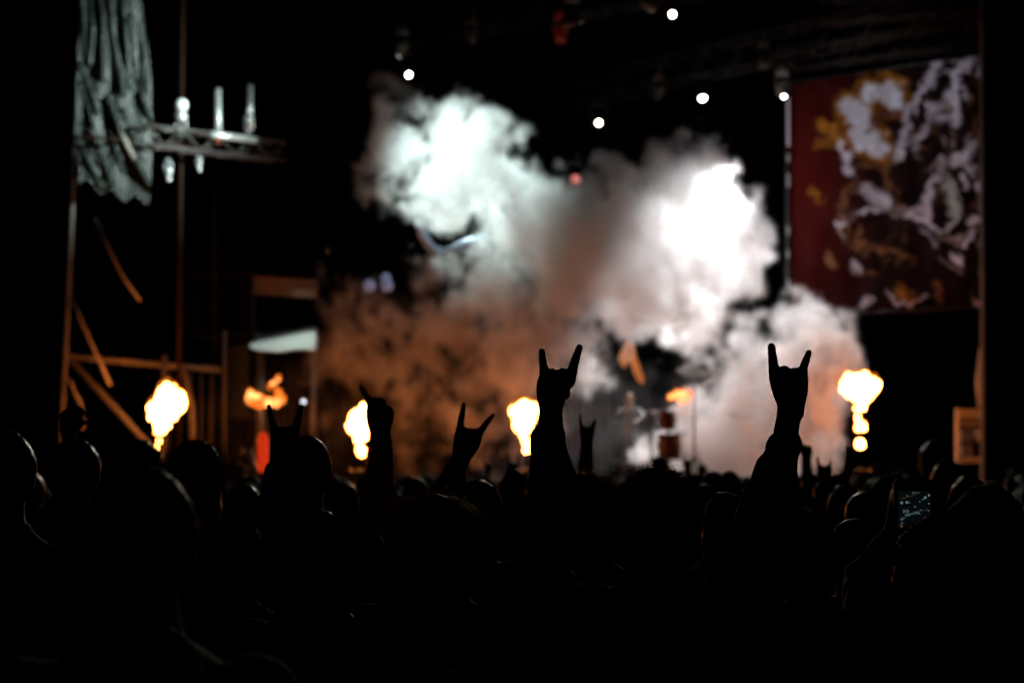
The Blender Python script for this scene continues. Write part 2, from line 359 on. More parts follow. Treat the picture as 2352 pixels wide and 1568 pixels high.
for i in range(25):
    for k in range(2): vs.append(P(526 + 46 * i / 24, 795 - 8 * i / 24 if k else 960, 47.8 + .07 * math.sin(i * 1.7)) - co_)
    if i: fs.append((2 * i - 2, 2 * i, 2 * i + 1, 2 * i - 1))
MB().add(vs, fs).build("side_curtain", mat("grey_green_cloth", (.07, .09, .085), .8), cn, True)

# flight case and frame at the far right
fc = thing("equipment_rack", "open steel equipment rack glowing orange beside the tower", "rack", P(2228, 1062, 44.4)); fo = fc.location
m_rack = mat("rack_steel", (.45, .40, .34), .5, .2)
def rp(u, v, y=0): return P(u, v, 44.4 + y) - fo
for u in (2199, 2262):
    for y in (0, .6): MB().path([rp(u, 938, y), rp(u, 1062, y)], .045, 6).build("post", m_rack, fc)
for v, h in ((950, .17), (1056, .1)): MB().box(rp(2230, v), (.50, .05, h)).build("rail", m_rack, fc)
MB().box(rp(2230, 972), (.42, .05, .03)).build("rail", m_rack, fc)
MB().box(rp(2231, 1005, .55), (.46, .04, .7)).build("back_panel", mat("dark_board", (.07, .06, .05), .7), fc)
for u, v in ((2215, 1002), (2250, 1000), (2216, 1034)): MB().box(rp(u, v, .3), (.17, .35, .2)).build("unit", m_rack, fc)
o = MB().path([(0, 0, 0), P(2246, 880, 44) - P(2255, 800, 44), P(2252, 935, 44) - P(2255, 800, 44)], .05, 6).build("cloth_strip", m_rope, None, True); o.location = P(2255, 800, 44)
tag(o, "twisted orange lit cloth strip hanging above the equipment rack", "cloth")

# horned stage prop, blue light put into the colour of its arms
pr = thing("stage_prop", "dark anchor shaped stage prop with curved arms tinted as blue lit in the smoke", "prop", P(1003, 700, 46.6)); po = pr.location
m_prop = mat("prop_painted_blue_light", (.26, .36, .52), .5, .1, .5, 6)
bar(pr, po, [(1003, 1090, 46.6), (1004, 640, 46.6), (1006, 580, 46.6)], M(13, 46), "stem", m_black)
def horn(pts, r): return MB().path([P(*p) - po for p in pts], [M(x, 45.5) for x in r], 10).build("curved_arm", m_prop, pr, True)
horn([(1006, 585, 46.2), (985, 562, 45.8), (968, 535, 45.6), (955, 505, 45.5)], [9, 12, 10, 3])
horn([(1006, 585, 46.2), (1035, 575, 45.8), (1075, 562, 45.6), (1118, 540, 45.5)], [9, 9, 15, 4])
MB().ell(P(1006, 580, 46) - po, (.14, .14, .12)).build("boss", m_prop, pr, True)
for lab, u, v, Y, rx, rz in (("blue lit lamp cluster poking out of the smoke between the pale clouds", 1170, 470, 45.1, 18, 20), ("lavender lit fixture over the brown smoke near the timber beam", 870, 650, 45.4, 30, 14)):
    t = thing("lamp_cluster", lab, "lamp cluster", P(u, v, Y)); a = M(rx, Y); b = M(rz, Y)
    MB().box((0, .06, 0), (a * 2, .06, .05)).build("bar", m_black, t)
    for e in (-.7, .65): MB().path([(e * a, .1, -.3 * b), (e * a, -.06, -.45 * b)], [a * .3, a * .5], 12).build("can", mat("blue_lamp", (.2, .3, .5), .4, emit=(.4, .5, .9), strength=.13), t, True)
    MB().path([(a * .5, .1, b * .9), (a * .55, -.05, b * .8)], [a * .25, a * .4], 12).build("can", mat("blue_lamp", (.2, .3, .5), .4, emit=(.4, .5, .9), strength=.13), t, True)

# drum riser with cymbals
def cymbal(lab, u, v, Y, r, tilt):
    t = thing("cymbal_stand", lab, "cymbal", P(u, 1090, Y)); z = P(u, v, Y).z - t.location.z
    MB().path([(0, 0, 0), (0, 0, z)], .018).build("stand", m_black, t)
    for k in range(3): MB().path([(0, 0, .35), (.3 * math.cos(k * 2.1), .3 * math.sin(k * 2.1), .02)], .014).build("leg", m_black, t)
    R = Matrix.Rotation(tilt, 3, 'Y') @ Matrix.Rotation(.35, 3, 'X')
    MB().path([R @ Vector((0, 0, a)) + Vector((0, 0, z)) for a in (-.006, .004, .012, .03, .04)], [r, r * .75, r * .3, r * .18, .012], 24).build("cymbal", m_brass, t, True)
cymbal("wide tilted brass cymbal above the small flame", 1595, 857, 44.0, .34, .12)
cymbal("small brass cymbal on a stand beside the drums", 1497, 946, 44.2, .13, -.1)
for lab, u, v, r in (("shallow drum on a stand under the wide cymbal", 1533, 962, .14), ("deep drum with glinting rim next to the shallow drum", 1537, 1022, .2)):
    t = thing("drum", lab, "drum", P(u, v, 43.8))
    MB().path([(0, 0, -r * 1.2), (0, 0, r * .9)], r, 20).build("shell", mat("drum_shell", (.05, .018, .01), .5), t, True)
    for z in (-r * 1.2, r * .9): MB().path([(0, 0, z - .02), (0, 0, z + .02)], r * 1.06, 20).build("hoop", m_brass, t, True)
    for k in range(6): a = k * 1.047; MB().box((math.cos(a) * r * 1.05, math.sin(a) * r * 1.05, 0), (.025, .025, .09)).build("lug", m_brass, t)
    MB().path([(0, 0, -r * 1.2), (0, 0, ZD - t.location.z)], .02).build("stand", m_black, t)

# hardware stand with pale tubes, and a red barrier light, low at the left
hs = thing("tripod_stand", "pale tubular stand with a round head low behind the raised hand", "stand", P(560, 1100, 36)); ho_ = hs.location
bar(hs, ho_, [(572, 1036, 36), (580, 1060, 36), (590, 1095, 36)], .05, "tube", m_pale); bar(hs, ho_, [(545, 1070, 36), (560, 1090, 36)], .05, "tube", m_pale)
MB().ell(P(569, 1040, 35.9) - ho_, (.085, .085, .085)).build("knob", m_pale, hs, True); MB().ell(P(569, 1028, 35.9) - ho_, (.09, .09, .03)).build("cap", mat("amber", (.7, .4, .08), .4), hs, True)
MB().ell(P(561, 1077, 35.9) - ho_, (.07, .07, .07)).build("knob", m_pale, hs, True)
bar(hs, ho_, [(566, 1080, 36.1), (560, 1240, 36.1)], .03, "leg", m_steel)
rl = thing("warning_lamp", "tall glowing red warning lamp behind the raised hand", "lamp", P(604, 1100, 37))
MB().path([(0, 0, -.3), (0, 0, .1)], .09).build("base", m_black, rl)
MB().path([(0, 0, .1), (0, 0, .2), (0, 0, .62), (0, 0, .72)], [.07, .09, .085, .04], 16).build("dome", mat("red_lamp", (.5, .02, .01), .3, emit=(1, .05, .008), strength=.55), rl, True)

# ------------------------------------------------------------------ flames and the boxes that throw them
FL = flame_mat("flame_white_hot", 70, (1, .21, .035), (1, .28, .055))
FO = flame_mat("flame_orange", 4.5, (.45, .035, .003), (1, .34, .10))
FRINGE = bpy.data.materials.new("flame_fringe"); FRINGE.use_nodes = True; _t = FRINGE.node_tree; _t.nodes.clear()
_o = _t.nodes.new("ShaderNodeOutputMaterial"); _m = _t.nodes.new("ShaderNodeMixShader"); _e = _t.nodes.new("ShaderNodeEmission"); _p = _t.nodes.new("ShaderNodeBsdfTransparent"); _n = _t.nodes.new("ShaderNodeTexNoise"); _r = _t.nodes.new("ShaderNodeMapRange")
_n.inputs["Scale"].default_value = 5; _t.links.new(_n.outputs[0], _r.inputs[0]); _r.inputs[1].default_value = .4; _r.inputs[2].default_value = .65; _r.inputs[3].default_value = .08; _r.inputs[4].default_value = .6
_e.inputs[0].default_value = (1, .22, .02, 1); _e.inputs[1].default_value = 1.6; _t.links.new(_r.outputs[0], _m.inputs[0]); _t.links.new(_p.outputs[0], _m.inputs[1]); _t.links.new(_e.outputs[0], _m.inputs[2]); _t.links.new(_m.outputs[0], _o.inputs[0])
def flame(label, Y, circ, m, px, drops=()):
    b = MB(); rnd = random.Random(int(px))
    c0 = P(px, 1075, Y); org = Vector((c0.x, Y, ZD + .28))
    fb = MB()
    for (u, v, r) in circ:
        R = M(max(r - 5, r * .6), Y) * 1.05; dy = rnd.uniform(-.12, .12); b.ell(P(u, v, Y + dy) - org, (R, R * .85, R), 14, 10)
        fb.ell(P(u, v - 1, Y + dy) - org, (R + M(3, Y), R, R + M(4, Y)), 14, 10)
        for k in range(3):
            a = rnd.uniform(-.6, 3.74); q = R * rnd.uniform(.28, .45); e = P(u + r * .72 * math.cos(a), v - r * .72 * math.sin(a), Y + dy) - org
            b.ell(e, (q, q, q * 1.3), 10, 8); fb.ell(e + Vector((0, 0, q * .5)), (q * 1.25, q, q * 1.8), 10, 8)
    me = remeshed(b, .03, 0, .07, .12, 0, "flame"); me.materials.append(m)
    o = bpy.data.objects.new("flame", me); COL.objects.link(o); o.location = org; tag(o, label, "flame")
    fr = remeshed(fb, .035, 0, .10, .13, 0, "fringe"); fr.materials.append(FRINGE); link("fringe", fr, None, o)
    for dr in drops:
        b = MB()
        for (u, v, r) in dr: R = M(max(r - 4, r * .65), Y); b.ell(P(u, v, Y) - org, (R, R * .85, R * 1.15), 14, 10)
        me = remeshed(b, .022, 0, .03, .1, 0, "droplet"); me.materials.append(m); link("droplet", me, None, o)
    t = thing("flame_projector", "black flame box under the " + label.split(" beside")[0], "stage machine", (org.x, Y, ZD))
    MB().box((0, 0, .12), (.36, .36, .24)).build("body", m_black, t); MB().path([(0, 0, .24), (0, 0, .3)], [.07, .05], 12).build("nozzle", m_steel, t)
    for e in (-1, 1): MB().path([(e * .15, -.15, .24), (e * .19, -.15, .28), (e * .19, .15, .28), (e * .15, .15, .24)], .012, 6).build("handle", m_steel, t)
    return o
flame("mushroom shaped white hot flame beside the scaffold brace", 40.95, [(385, 928, 36), (368, 945, 30), (402, 924, 30), (390, 908, 26), (417, 908, 13), (354, 945, 12), (372, 962, 20), (398, 955, 14), (370, 985, 17), (382, 978, 12), (359, 976, 8), (362, 992, 11)], FL, 368, [[(358, 1042, 11), (358, 1030, 8)], [(366, 1013, 6)]])
flame("ragged orange flame in front of the pale canopy", 44.5, [(580, 916, 19), (597, 922, 19), (616, 924, 15), (636, 926, 14), (646, 915, 13), (640, 902, 12), (650, 922, 7), (620, 888, 7), (629, 880, 8), (637, 872, 8), (574, 900, 8), (640, 866, 4)], FO, 612)
flame("white hot flame partly hidden by a raised fist", 42.9, [(838, 955, 25), (815, 962, 19), (812, 985, 18), (836, 984, 19), (850, 970, 12), (826, 1005, 17), (827, 1030, 14), (829, 1042, 11)], FL, 827)
flame("pear shaped white hot flame beside the tall raised arm", 42.9, [(1203, 953, 32), (1190, 947, 20), (1217, 947, 22), (1196, 980, 19), (1207, 985, 16), (1200, 1000, 10), (1208, 1015, 12), (1209, 1034, 11)], FL, 1206)
flame("small orange flame beside the drums", 44.8, [(1541, 912, 9), (1555, 908, 14), (1570, 908, 17), (1580, 912, 14), (1566, 922, 10), (1588, 900, 7)], FO, 1568)
flame("white hot flame with a trailing tail beside the banner", 42.9, [(1975, 886, 32), (1952, 883, 22), (1955, 902, 18), (2002, 888, 22), (1992, 905, 20), (1972, 912, 18), (1985, 922, 12), (1968, 940, 11), (1982, 938, 9), (1971, 958, 10), (1976, 975, 14), (1970, 985, 11), (1982, 982, 11)], FL, 1976, [[(1976, 1019, 14)]])

# ------------------------------------------------------------------ printed banner
def banner():
    org = P(2036, 715, 46); t = thing("banner", "dark red printed banner with pale curling shapes hung beside the tower", "banner", org)
    NU, NV = 150, 190
    U = np.linspace(1812, 2262, NU + 1); fr = (U - 1812) / 450
    uu = np.repeat(U[:, None], NV + 1, 1); g = np.linspace(0, 1, NV + 1)[None, :].repeat(NU + 1, 0); ff = fr[:, None].repeat(NV + 1, 1)
    vv = (192 - 66 * ff) * (1 - g) + (722 - 17 * ff) * g
    rng = np.random.default_rng(5)
    def nz(a, b):                                                   # smooth lattice noise for the painted edges
        L = rng.normal(size=(64, 64)); x = uu / a; y = vv / b; i = np.floor(x).astype(int); j = np.floor(y).astype(int)
        fx, fy = x - i, y - j; fx = fx * fx * (3 - 2 * fx); fy = fy * fy * (3 - 2 * fy); q = lambda p, r: L[p % 64, r % 64]
        return (q(i, j) * (1 - fx) + q(i + 1, j) * fx) * (1 - fy) + (q(i, j + 1) * (1 - fx) + q(i + 1, j + 1) * fx) * fy
    wu = uu + 5 * nz(17, 17) + 3.5 * nz(8, 8); wv = vv + 5 * nz(17, 17) + 3.5 * nz(8, 8); tex = .75 + .35 * nz(14, 20)
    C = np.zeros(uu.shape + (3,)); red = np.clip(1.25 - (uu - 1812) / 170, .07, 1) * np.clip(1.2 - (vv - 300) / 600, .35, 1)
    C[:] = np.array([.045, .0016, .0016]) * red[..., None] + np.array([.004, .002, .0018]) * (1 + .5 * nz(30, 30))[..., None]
    def lay(d, soft, col, k=1.0):
        a = np.clip(.5 - d / soft, 0, 1) * k * np.clip(tex, .72, 1.2); a = np.clip(a, 0, 1)[..., None]
        C[:] = C * (1 - a) + np.array(col) * a
    def dist(pts):
        D = np.full(uu.shape, 1e9)
        for (x0, y0), (x1, y1) in zip(pts[:-1], pts[1:]):
            dx, dy = x1 - x0, y1 - y0; q = np.clip(((wu - x0) * dx + (wv - y0) * dy) / (dx * dx + dy * dy + 1e-9), 0, 1)
            D = np.minimum(D, np.hypot(wu - x0 - q * dx, wv - y0 - q * dy))
        return D
    def stroke(pts, wd, col, k=1.0, soft=9): lay(dist(pts) - wd * 1.2, soft, col, k)
    def blobs(cs, gr, col, k=1.0, soft=10): lay(np.min([np.hypot(wu - x, wv - y) - r - gr for x, y, r in cs], axis=0), soft, col, k)
    pale, lav, org_, brn, grn = (.60, .66, .80), (.58, .56, .68), (.30, .12, .015), (.14, .065, .03), (.42, .48, .46)
    body = [(1968, 262, 30), (1985, 312, 33), (2018, 338, 24), (2044, 215, 27), (2004, 212, 20), (2058, 240, 16), (1950, 240, 14)]
    blobs(body, 15, org_, .8, 22); blobs(body, 0, pale, 1, 12)
    stroke([(1884, 290), (1912, 300), (1930, 326)], 10, org_, .9, 16); stroke([(1880, 328), (1910, 330)], 6, org_, .7, 14); stroke([(1934, 330), (1948, 395)], 6, lav)
    stroke([(2066, 256), (2022, 262), (1998, 300)], 8, (.07, .025, .02), 1, 9); stroke([(2030, 165), (2060, 185)], 7, org_, .7, 14)
    stroke([(2160, 136), (2136, 180), (2112, 215), (2084, 262), (2078, 320), (2064, 362)], 7, lav, .95); stroke([(2145, 140), (2190, 136)], 7, lav, .7)
    stroke([(2236, 130), (2212, 150), (2192, 180), (2180, 216), (2200, 236), (2190, 282)], 8, pale, .9)
    stroke([(2130, 258), (2165, 240), (2195, 236)], 8, lav, .9); stroke([(2150, 276), (2185, 270)], 7, lav, .7); stroke([(2134, 270), (2120, 310), (2104, 338)], 5, lav, .8); stroke([(2112, 300), (2090, 330)], 4, lav, .6)
    stroke([(2256, 152), (2258, 182)], 6, pale, .9); stroke([(2240, 290), (2256, 330)], 6, brn, .9)
    stroke([(2238, 330), (2212, 360), (2160, 384), (2140, 425), (2126, 470), (2134, 515), (2080, 495)], 7, lav, .9); stroke([(2225, 352), (2205, 372), (2235, 392)], 9, pale, .7)
    stroke([(2118, 508), (2140, 520), (2172, 528), (2194, 502)], 4, pale, .9); stroke([(2080, 495), (2092, 480), (2124, 490)], 5, lav, .8)
    stroke([(2176, 420), (2184, 452), (2190, 484)], 11, grn, .9, 14)
    for a, b in (((2250, 420), (2253, 442)), ((2256, 462), (2254, 486)), ((2232, 508), (2250, 508)), ((2234, 535), (2222, 560)), ((2190, 585), (2198, 600))): stroke([a, b], 6, lav, .8)
    stroke([(1990, 438), (2014, 450), (2030, 474)], 12, lav, .7, 14); stroke([(2030, 390), (2044, 430)], 6, brn, .9)
    stroke([(1966, 412), (1946, 436), (1932, 488), (1932, 525), (1936, 552)], 5, brn, .9); stroke([(1930, 520), (1944, 505)], 6, lav, .8); stroke([(1976, 530), (1972, 570)], 5, brn, 1); blobs([(1964, 606, 9), (1972, 618, 8)], 0, lav, .9)
    stroke([(1990, 585), (2005, 572), (2040, 570), (2092, 600)], 4, brn, .8); stroke([(1905, 590), (1912, 610)], 7, brn, .8); stroke([(1868, 438), (1888, 460)], 6, org_, .6, 14)
    stroke([(1976, 705), (1996, 690)], 8, lav, .7); stroke([(2070, 670), (2092, 684)], 10, org_, .5, 18); stroke([(2140, 650), (2166, 696)], 4, brn, .9); stroke([(2238, 688), (2246, 694)], 6, lav, .6); stroke([(2040, 380), (2060, 360)], 4, brn, .8)
    rb = random.Random(4)
    for k in range(110):
        cx, cy = rb.choice(((2190, 440), (2196, 220), (2130, 320), (1990, 520), (2230, 560), (2090, 600))); r0 = rb.uniform(14, 95); a0 = rb.uniform(0, 6.28); a1 = a0 + rb.uniform(.4, 1.3); sq = rb.uniform(.7, 1.5)
        stroke([(cx + r0 * math.cos(a0 + (a1 - a0) * t_ / 5), cy + sq * r0 * math.sin(a0 + (a1 - a0) * t_ / 5)) for t_ in range(6)], rb.uniform(1.2, 4), rb.choice((lav, brn, brn, (.25, .2, .2), (.02, .01, .01), (.02, .01, .01))), rb.uniform(.4, .9), 5)
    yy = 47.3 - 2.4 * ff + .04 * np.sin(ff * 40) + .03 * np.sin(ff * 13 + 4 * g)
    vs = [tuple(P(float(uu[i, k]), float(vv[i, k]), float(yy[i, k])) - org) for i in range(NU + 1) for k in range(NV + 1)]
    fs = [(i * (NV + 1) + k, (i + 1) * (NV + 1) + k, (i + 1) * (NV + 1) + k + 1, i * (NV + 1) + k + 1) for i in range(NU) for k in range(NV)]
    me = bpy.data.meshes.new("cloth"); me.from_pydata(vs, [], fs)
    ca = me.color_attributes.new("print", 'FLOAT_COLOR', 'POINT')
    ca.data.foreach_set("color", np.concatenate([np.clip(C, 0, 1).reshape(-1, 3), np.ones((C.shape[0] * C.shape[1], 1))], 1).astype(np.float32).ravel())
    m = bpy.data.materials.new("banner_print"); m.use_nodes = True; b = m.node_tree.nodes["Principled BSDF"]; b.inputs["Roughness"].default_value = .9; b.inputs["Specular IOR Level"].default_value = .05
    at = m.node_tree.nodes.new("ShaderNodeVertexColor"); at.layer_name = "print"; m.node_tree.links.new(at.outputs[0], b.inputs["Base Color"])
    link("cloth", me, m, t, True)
    for (a, c) in (((1812, 191, 47.33), (2262, 125, 44.93)), ((1812, 723, 47.33), (2262, 706, 44.93))): bar(t, org, [a, c], .03, "batten", m_black)
    b2 = thing("led_strip", "thin upright strip of pale lights along the banner edge", "light strip", P(1810, 720, 47.2))
    m_led = mat("led_pale", (.3, .28, .3), .4, emit=(.85, .7, .9), strength=.16); m_led2 = mat("led_faint", (.2, .2, .2), .4, emit=(.85, .7, .9), strength=.05)
    MB().path([(0, .03, 0), (0, .03, P(1810, 215, 47.2).z - b2.location.z)], .03, 6).build("housing", m_black, b2)
    for v0, v1, mm in ((222, 335, m_led), (355, 372, m_led2), (400, 430, m_led2), (520, 540, m_led2), (575, 592, m_led2), (640, 660, m_led2)):
        a, c = P(1810, v1, 47.2) - b2.location, P(1810, v0, 47.2) - b2.location
        MB().box((a + c) / 2 + Vector((0, -.02, 0)), (.05, .03, (c - a).length)).build("led_module", mm, b2)
banner()

# ------------------------------------------------------------------ smoke
def smoke():
    lo = np.array([-6.8, 43.4, 1.4]); hi = np.array([6.9, 47.2, 10.0]); vox = .066
    n = np.round((hi - lo) / vox).astype(int); nx, ny, nz = n
    ax = [np.linspace(lo[i], hi[i], n[i]) for i in range(3)]
    X, Y, Z = np.meshgrid(*ax, indexing='ij'); rng = np.random.default_rng(11)
    kx = np.fft.fftfreq(nx, vox)[:, None, None]; ky = np.fft.fftfreq(ny, vox)[None, :, None]; kz = np.fft.rfftfreq(nz, vox)[None, None, :]
    K = np.sqrt(kx * kx + ky * ky + kz * kz); K[0, 0, 0] = 1
    def field(slope, kmin, kmax=1e9):
        F = np.fft.rfftn(rng.normal(size=(nx, ny, nz))) * K ** -slope * (K > kmin) * np.exp(-(K / kmax) ** 2)
        f = np.fft.irfftn(F, s=(nx, ny, nz)); return f / f.std()
    wx, wz = field(2.1, .7, 5.), field(2.1, .7, 5.)
    N1 = field(2.1, .75); N2 = field(1.6, 1.6)
    s = .17
    Xw = X + s * wx; Zw = Z + s * wz
    k = FPX / 45.2
    BLOBS = [(1928, 830, 34, 75, .65, 44.0), (1900, 960, 36, 60, .5, 44.0), (1200, 850, 60, 55, .6, 44.1), (900, 905, 90, 50, .5, 44.2), (1060, 930, 70, 60, .4, 44.2), (1310, 520, 80, 60, 1.1, 45.2), (1400, 540, 80, 70, 1.2, 45.1), (1200, 490, 50, 40, .6, 45.1), (1640, 740, 40, 40, .35, 44.9), (1620, 800, 30, 25, .2, 45),
          # (u, v, ru, rv, weight, depth)
        (893, 235, 26, 48, .8, 44.6), (950, 255, 40, 30, .55, 44.8), (1040, 225, 26, 22, .6, 44.8), (1000, 260, 35, 25, .4, 44.8), (1070, 310, 45, 45, 1.5, 44.9), (1095, 375, 62, 60, 2.0, 44.9), (890, 320, 40, 60, .75, 44.7), (878, 400, 35, 60, .6, 44.8),
        (950, 370, 50, 50, .5, 44.9), (930, 450, 45, 45, .5, 44.9), (1000, 445, 60, 40, .85, 44.7), (1060, 465, 60, 35, .9, 44.7), (1150, 420, 50, 45, .8, 44.8), (1225, 390, 45, 20, .55, 44.9), (1180, 310, 25, 14, .15, 45), (850, 370, 18, 30, .2, 45),
        (1560, 395, 75, 50, 1.2, 45.2), (1500, 345, 45, 30, .4, 45.4), (1590, 345, 50, 38, .6, 45.4), (1640, 460, 55, 60, 1.1, 44.9), (1660, 540, 60, 70, 1.1, 44.7), (1590, 560, 80, 80, 1.1, 44.7), (1500, 470, 90, 45, 1, 45.2), (1390, 460, 80, 42, 1.3, 45.3), (1270, 470, 70, 45, 1.1, 45.3),
        (1230, 540, 70, 60, 1.1, 45.3), (1340, 570, 100, 80, 1.5, 45.3), (1460, 600, 100, 90, 1.1, 45), (1560, 680, 75, 80, 1.1, 44.7), (1470, 690, 80, 60, 1, 44.9), (1550, 755, 50, 40, .7, 44.8), (1300, 660, 90, 60, 1.0, 45.3), (1700, 600, 40, 45, .7, 44.8), (1735, 580, 22, 40, .5, 44.9), (1690, 660, 45, 30, .35, 45), (1755, 520, 16, 24, .2, 45),
        (1120, 590, 60, 60, .55, 45.4), (1110, 680, 80, 60, .7, 45.3), (1000, 640, 55, 40, .35, 45.4), (740, 610, 42, 34, .3, 45.6), (830, 660, 60, 22, .3, 45.5), (900, 740, 100, 55, .6, 45.3), (790, 770, 60, 55, .6, 45.3), (1000, 760, 90, 50, .65, 45.3), (1160, 770, 90, 70, .7, 45.2), (1230, 760, 70, 60, .6, 45.3),
        (1080, 850, 90, 50, .4, 45.3), (1200, 860, 80, 70, .5, 45.2), (870, 840, 90, 50, .5, 45.3), (740, 850, 40, 60, .35, 45.4), (960, 920, 110, 50, .35, 45.4), (1120, 950, 90, 60, .35, 45.3), (1000, 1030, 110, 50, .45, 45), (1150, 1040, 90, 50, .4, 45), (1260, 900, 60, 80, .4, 45.3), (1340, 800, 60, 60, .5, 45.3), (1360, 880, 40, 50, .3, 45.4), (740, 960, 60, 80, .3, 45.2),
        (1840, 720, 40, 36, .7, 45), (1860, 760, 45, 45, .9, 44.9), (1780, 800, 55, 45, .9, 44.9), (1730, 820, 55, 45, .7, 45), (1690, 790, 30, 22, .3, 45), (1830, 850, 60, 60, 1, 44.8), (1900, 790, 40, 45, .5, 44.9), (1935, 830, 26, 50, .5, 44.7), (1650, 870, 50, 30, .45, 45), (1600, 960, 40, 50, .9, 44.8), (1680, 950, 80, 60, .7, 44.9),
        (1760, 940, 70, 60, .9, 44.8), (1650, 1040, 80, 60, 1.2, 44.7), (1740, 1060, 80, 60, 1.2, 44.7), (1830, 1000, 50, 70, .8, 44.7), (1890, 900, 45, 60, .6, 44.6), (1890, 1040, 50, 50, .5, 44.6), (1560, 1040, 50, 40, .8, 44.8), (1450, 1045, 70, 32, .27, 45), (1690, 1120, 110, 40, 1, 44.7), (1910, 980, 30, 50, .35, 44.6)]
    D = np.zeros(X.shape, np.float32)
    for (u, v, ru, rv, wt, Yc) in BLOBS:
        c = P(u, v, Yc); rx, rz = M(ru, 45) * 1.15, M(rv, 45) * 1.15; ry = .30 + .45 * min(rx, rz)
        sl = [slice(max(0, int((c[i] - 2.6 * r - .5 - lo[i]) / vox)), min(n[i], int((c[i] + 2.6 * r + .5 - lo[i]) / vox) + 1)) for i, r in ((0, rx), (1, ry), (2, rz))]
        sl = tuple(sl)
        g = np.exp(-(((Xw[sl] - c.x) / rx) ** 2 + ((Y[sl] - c.y) / ry) ** 2 + ((Zw[sl] - c.z) / rz) ** 2))
        D[sl] += wt * g
    B = 1 - np.exp(-1.45 * D)
    T = np.clip((B * 1.25 - .44 + (.25 * N1 + .16 * N2) * np.clip(B * 2.2, 0, 1)) / .55, 0, 1)
    T = T * T * (3 - 2 * T) * (.25 + 1.3 * B)
    for (u, v, ru, rv, wt) in ((620, 970, 190, 100, .022), (930, 960, 260, 120, .028), (1300, 960, 150, 120, .022), (1700, 950, 130, 130, .02)):
        c = P(u, v, 45.4); T += wt * np.exp(-((Xw - c.x) / M(ru, 45)) ** 2 - ((Y - 45.4) / .9) ** 2 - ((Zw - c.z) / M(rv, 45)) ** 2) * np.clip(1 + .5 * N1, .1, 3)
    for a in range(3):                                              # nothing touches the walls of the grid
        e = np.minimum(np.arange(n[a]), n[a] - 1 - np.arange(n[a])) / 4.0; sh = [1, 1, 1]; sh[a] = -1; T = T * np.clip(e, 0, 1).reshape(sh)
    T[T < .003] = 0
    me = bpy.data.meshes.new("smoke"); me.vertices.add(T.size)
    at = me.attributes.new("dens", 'FLOAT', 'POINT'); at.data.foreach_set("value", T.astype(np.float32).ravel())
    o = bpy.data.objects.new("smoke", me); COL.objects.link(o); kind(o, "stuff")
    o["label"] = "thick billowing stage smoke lit white by the lamps and orange by the flames"
    ng = bpy.data.node_groups.new("smoke_volume", 'GeometryNodeTree')
    ng.interface.new_socket("Geometry", in_out='INPUT', socket_type='NodeSocketGeometry'); ng.interface.new_socket("Geometry", in_out='OUTPUT', socket_type='NodeSocketGeometry')
    A, L = ng.nodes.new, ng.links.new
    gi, go, vc, si, na, ps = A('NodeGroupInput'), A('NodeGroupOutput'), A('GeometryNodeVolumeCube'), A('GeometryNodeSampleIndex'), A('GeometryNodeInputNamedAttribute'), A('GeometryNodeInputPosition')
    na.data_type = 'FLOAT'; na.inputs[0].default_value = "dens"; si.data_type = 'FLOAT'; si.domain = 'POINT'; si.clamp = True
    vc.inputs['Min'].default_value = lo; vc.inputs['Max'].default_value = hi
    for nm, q in zip("XYZ", n): vc.inputs['Resolution ' + nm].default_value = int(q)
    prev = ps.outputs[0]
    for op, val in (('SUBTRACT', lo), ('DIVIDE', (hi - lo) / (n - 1)), ('ADD', (.5, .5, .5)), ('FLOOR', None)):
        x = A('ShaderNodeVectorMath'); x.operation = op; L(prev, x.inputs[0])
        if val is not None: x.inputs[1].default_value = val
        prev = x.outputs[0]
    x = A('ShaderNodeVectorMath'); x.operation = 'DOT_PRODUCT'; x.inputs[1].default_value = (ny * nz, nz, 1); L(prev, x.inputs[0])
    L(gi.outputs[0], si.inputs['Geometry']); L(na.outputs[0], si.inputs['Value']); L(x.outputs['Value'], si.inputs['Index']); L(si.outputs[0], vc.inputs['Density'])
    m = bpy.data.materials.new("smoke"); m.use_nodes = True; t = m.node_tree; t.nodes.clear()
    out = t.nodes.new("ShaderNodeOutputMaterial"); pv = t.nodes.new("ShaderNodeVolumePrincipled"); t.links.new(pv.outputs[0], out.inputs['Volume'])
    pv.inputs['Density'].default_value = 1.7; pv.inputs['Color'].default_value = (.92, .92, .92, 1); pv.inputs['Anisotropy'].default_value = .1
    sm = A('GeometryNodeSetMaterial'); sm.inputs[2].default_value = m; L(vc.outputs[0], sm.inputs[0]); L(sm.outputs[0], go.inputs[0])
    o.modifiers.new("volume", 'NODES').node_group = ng
smoke()

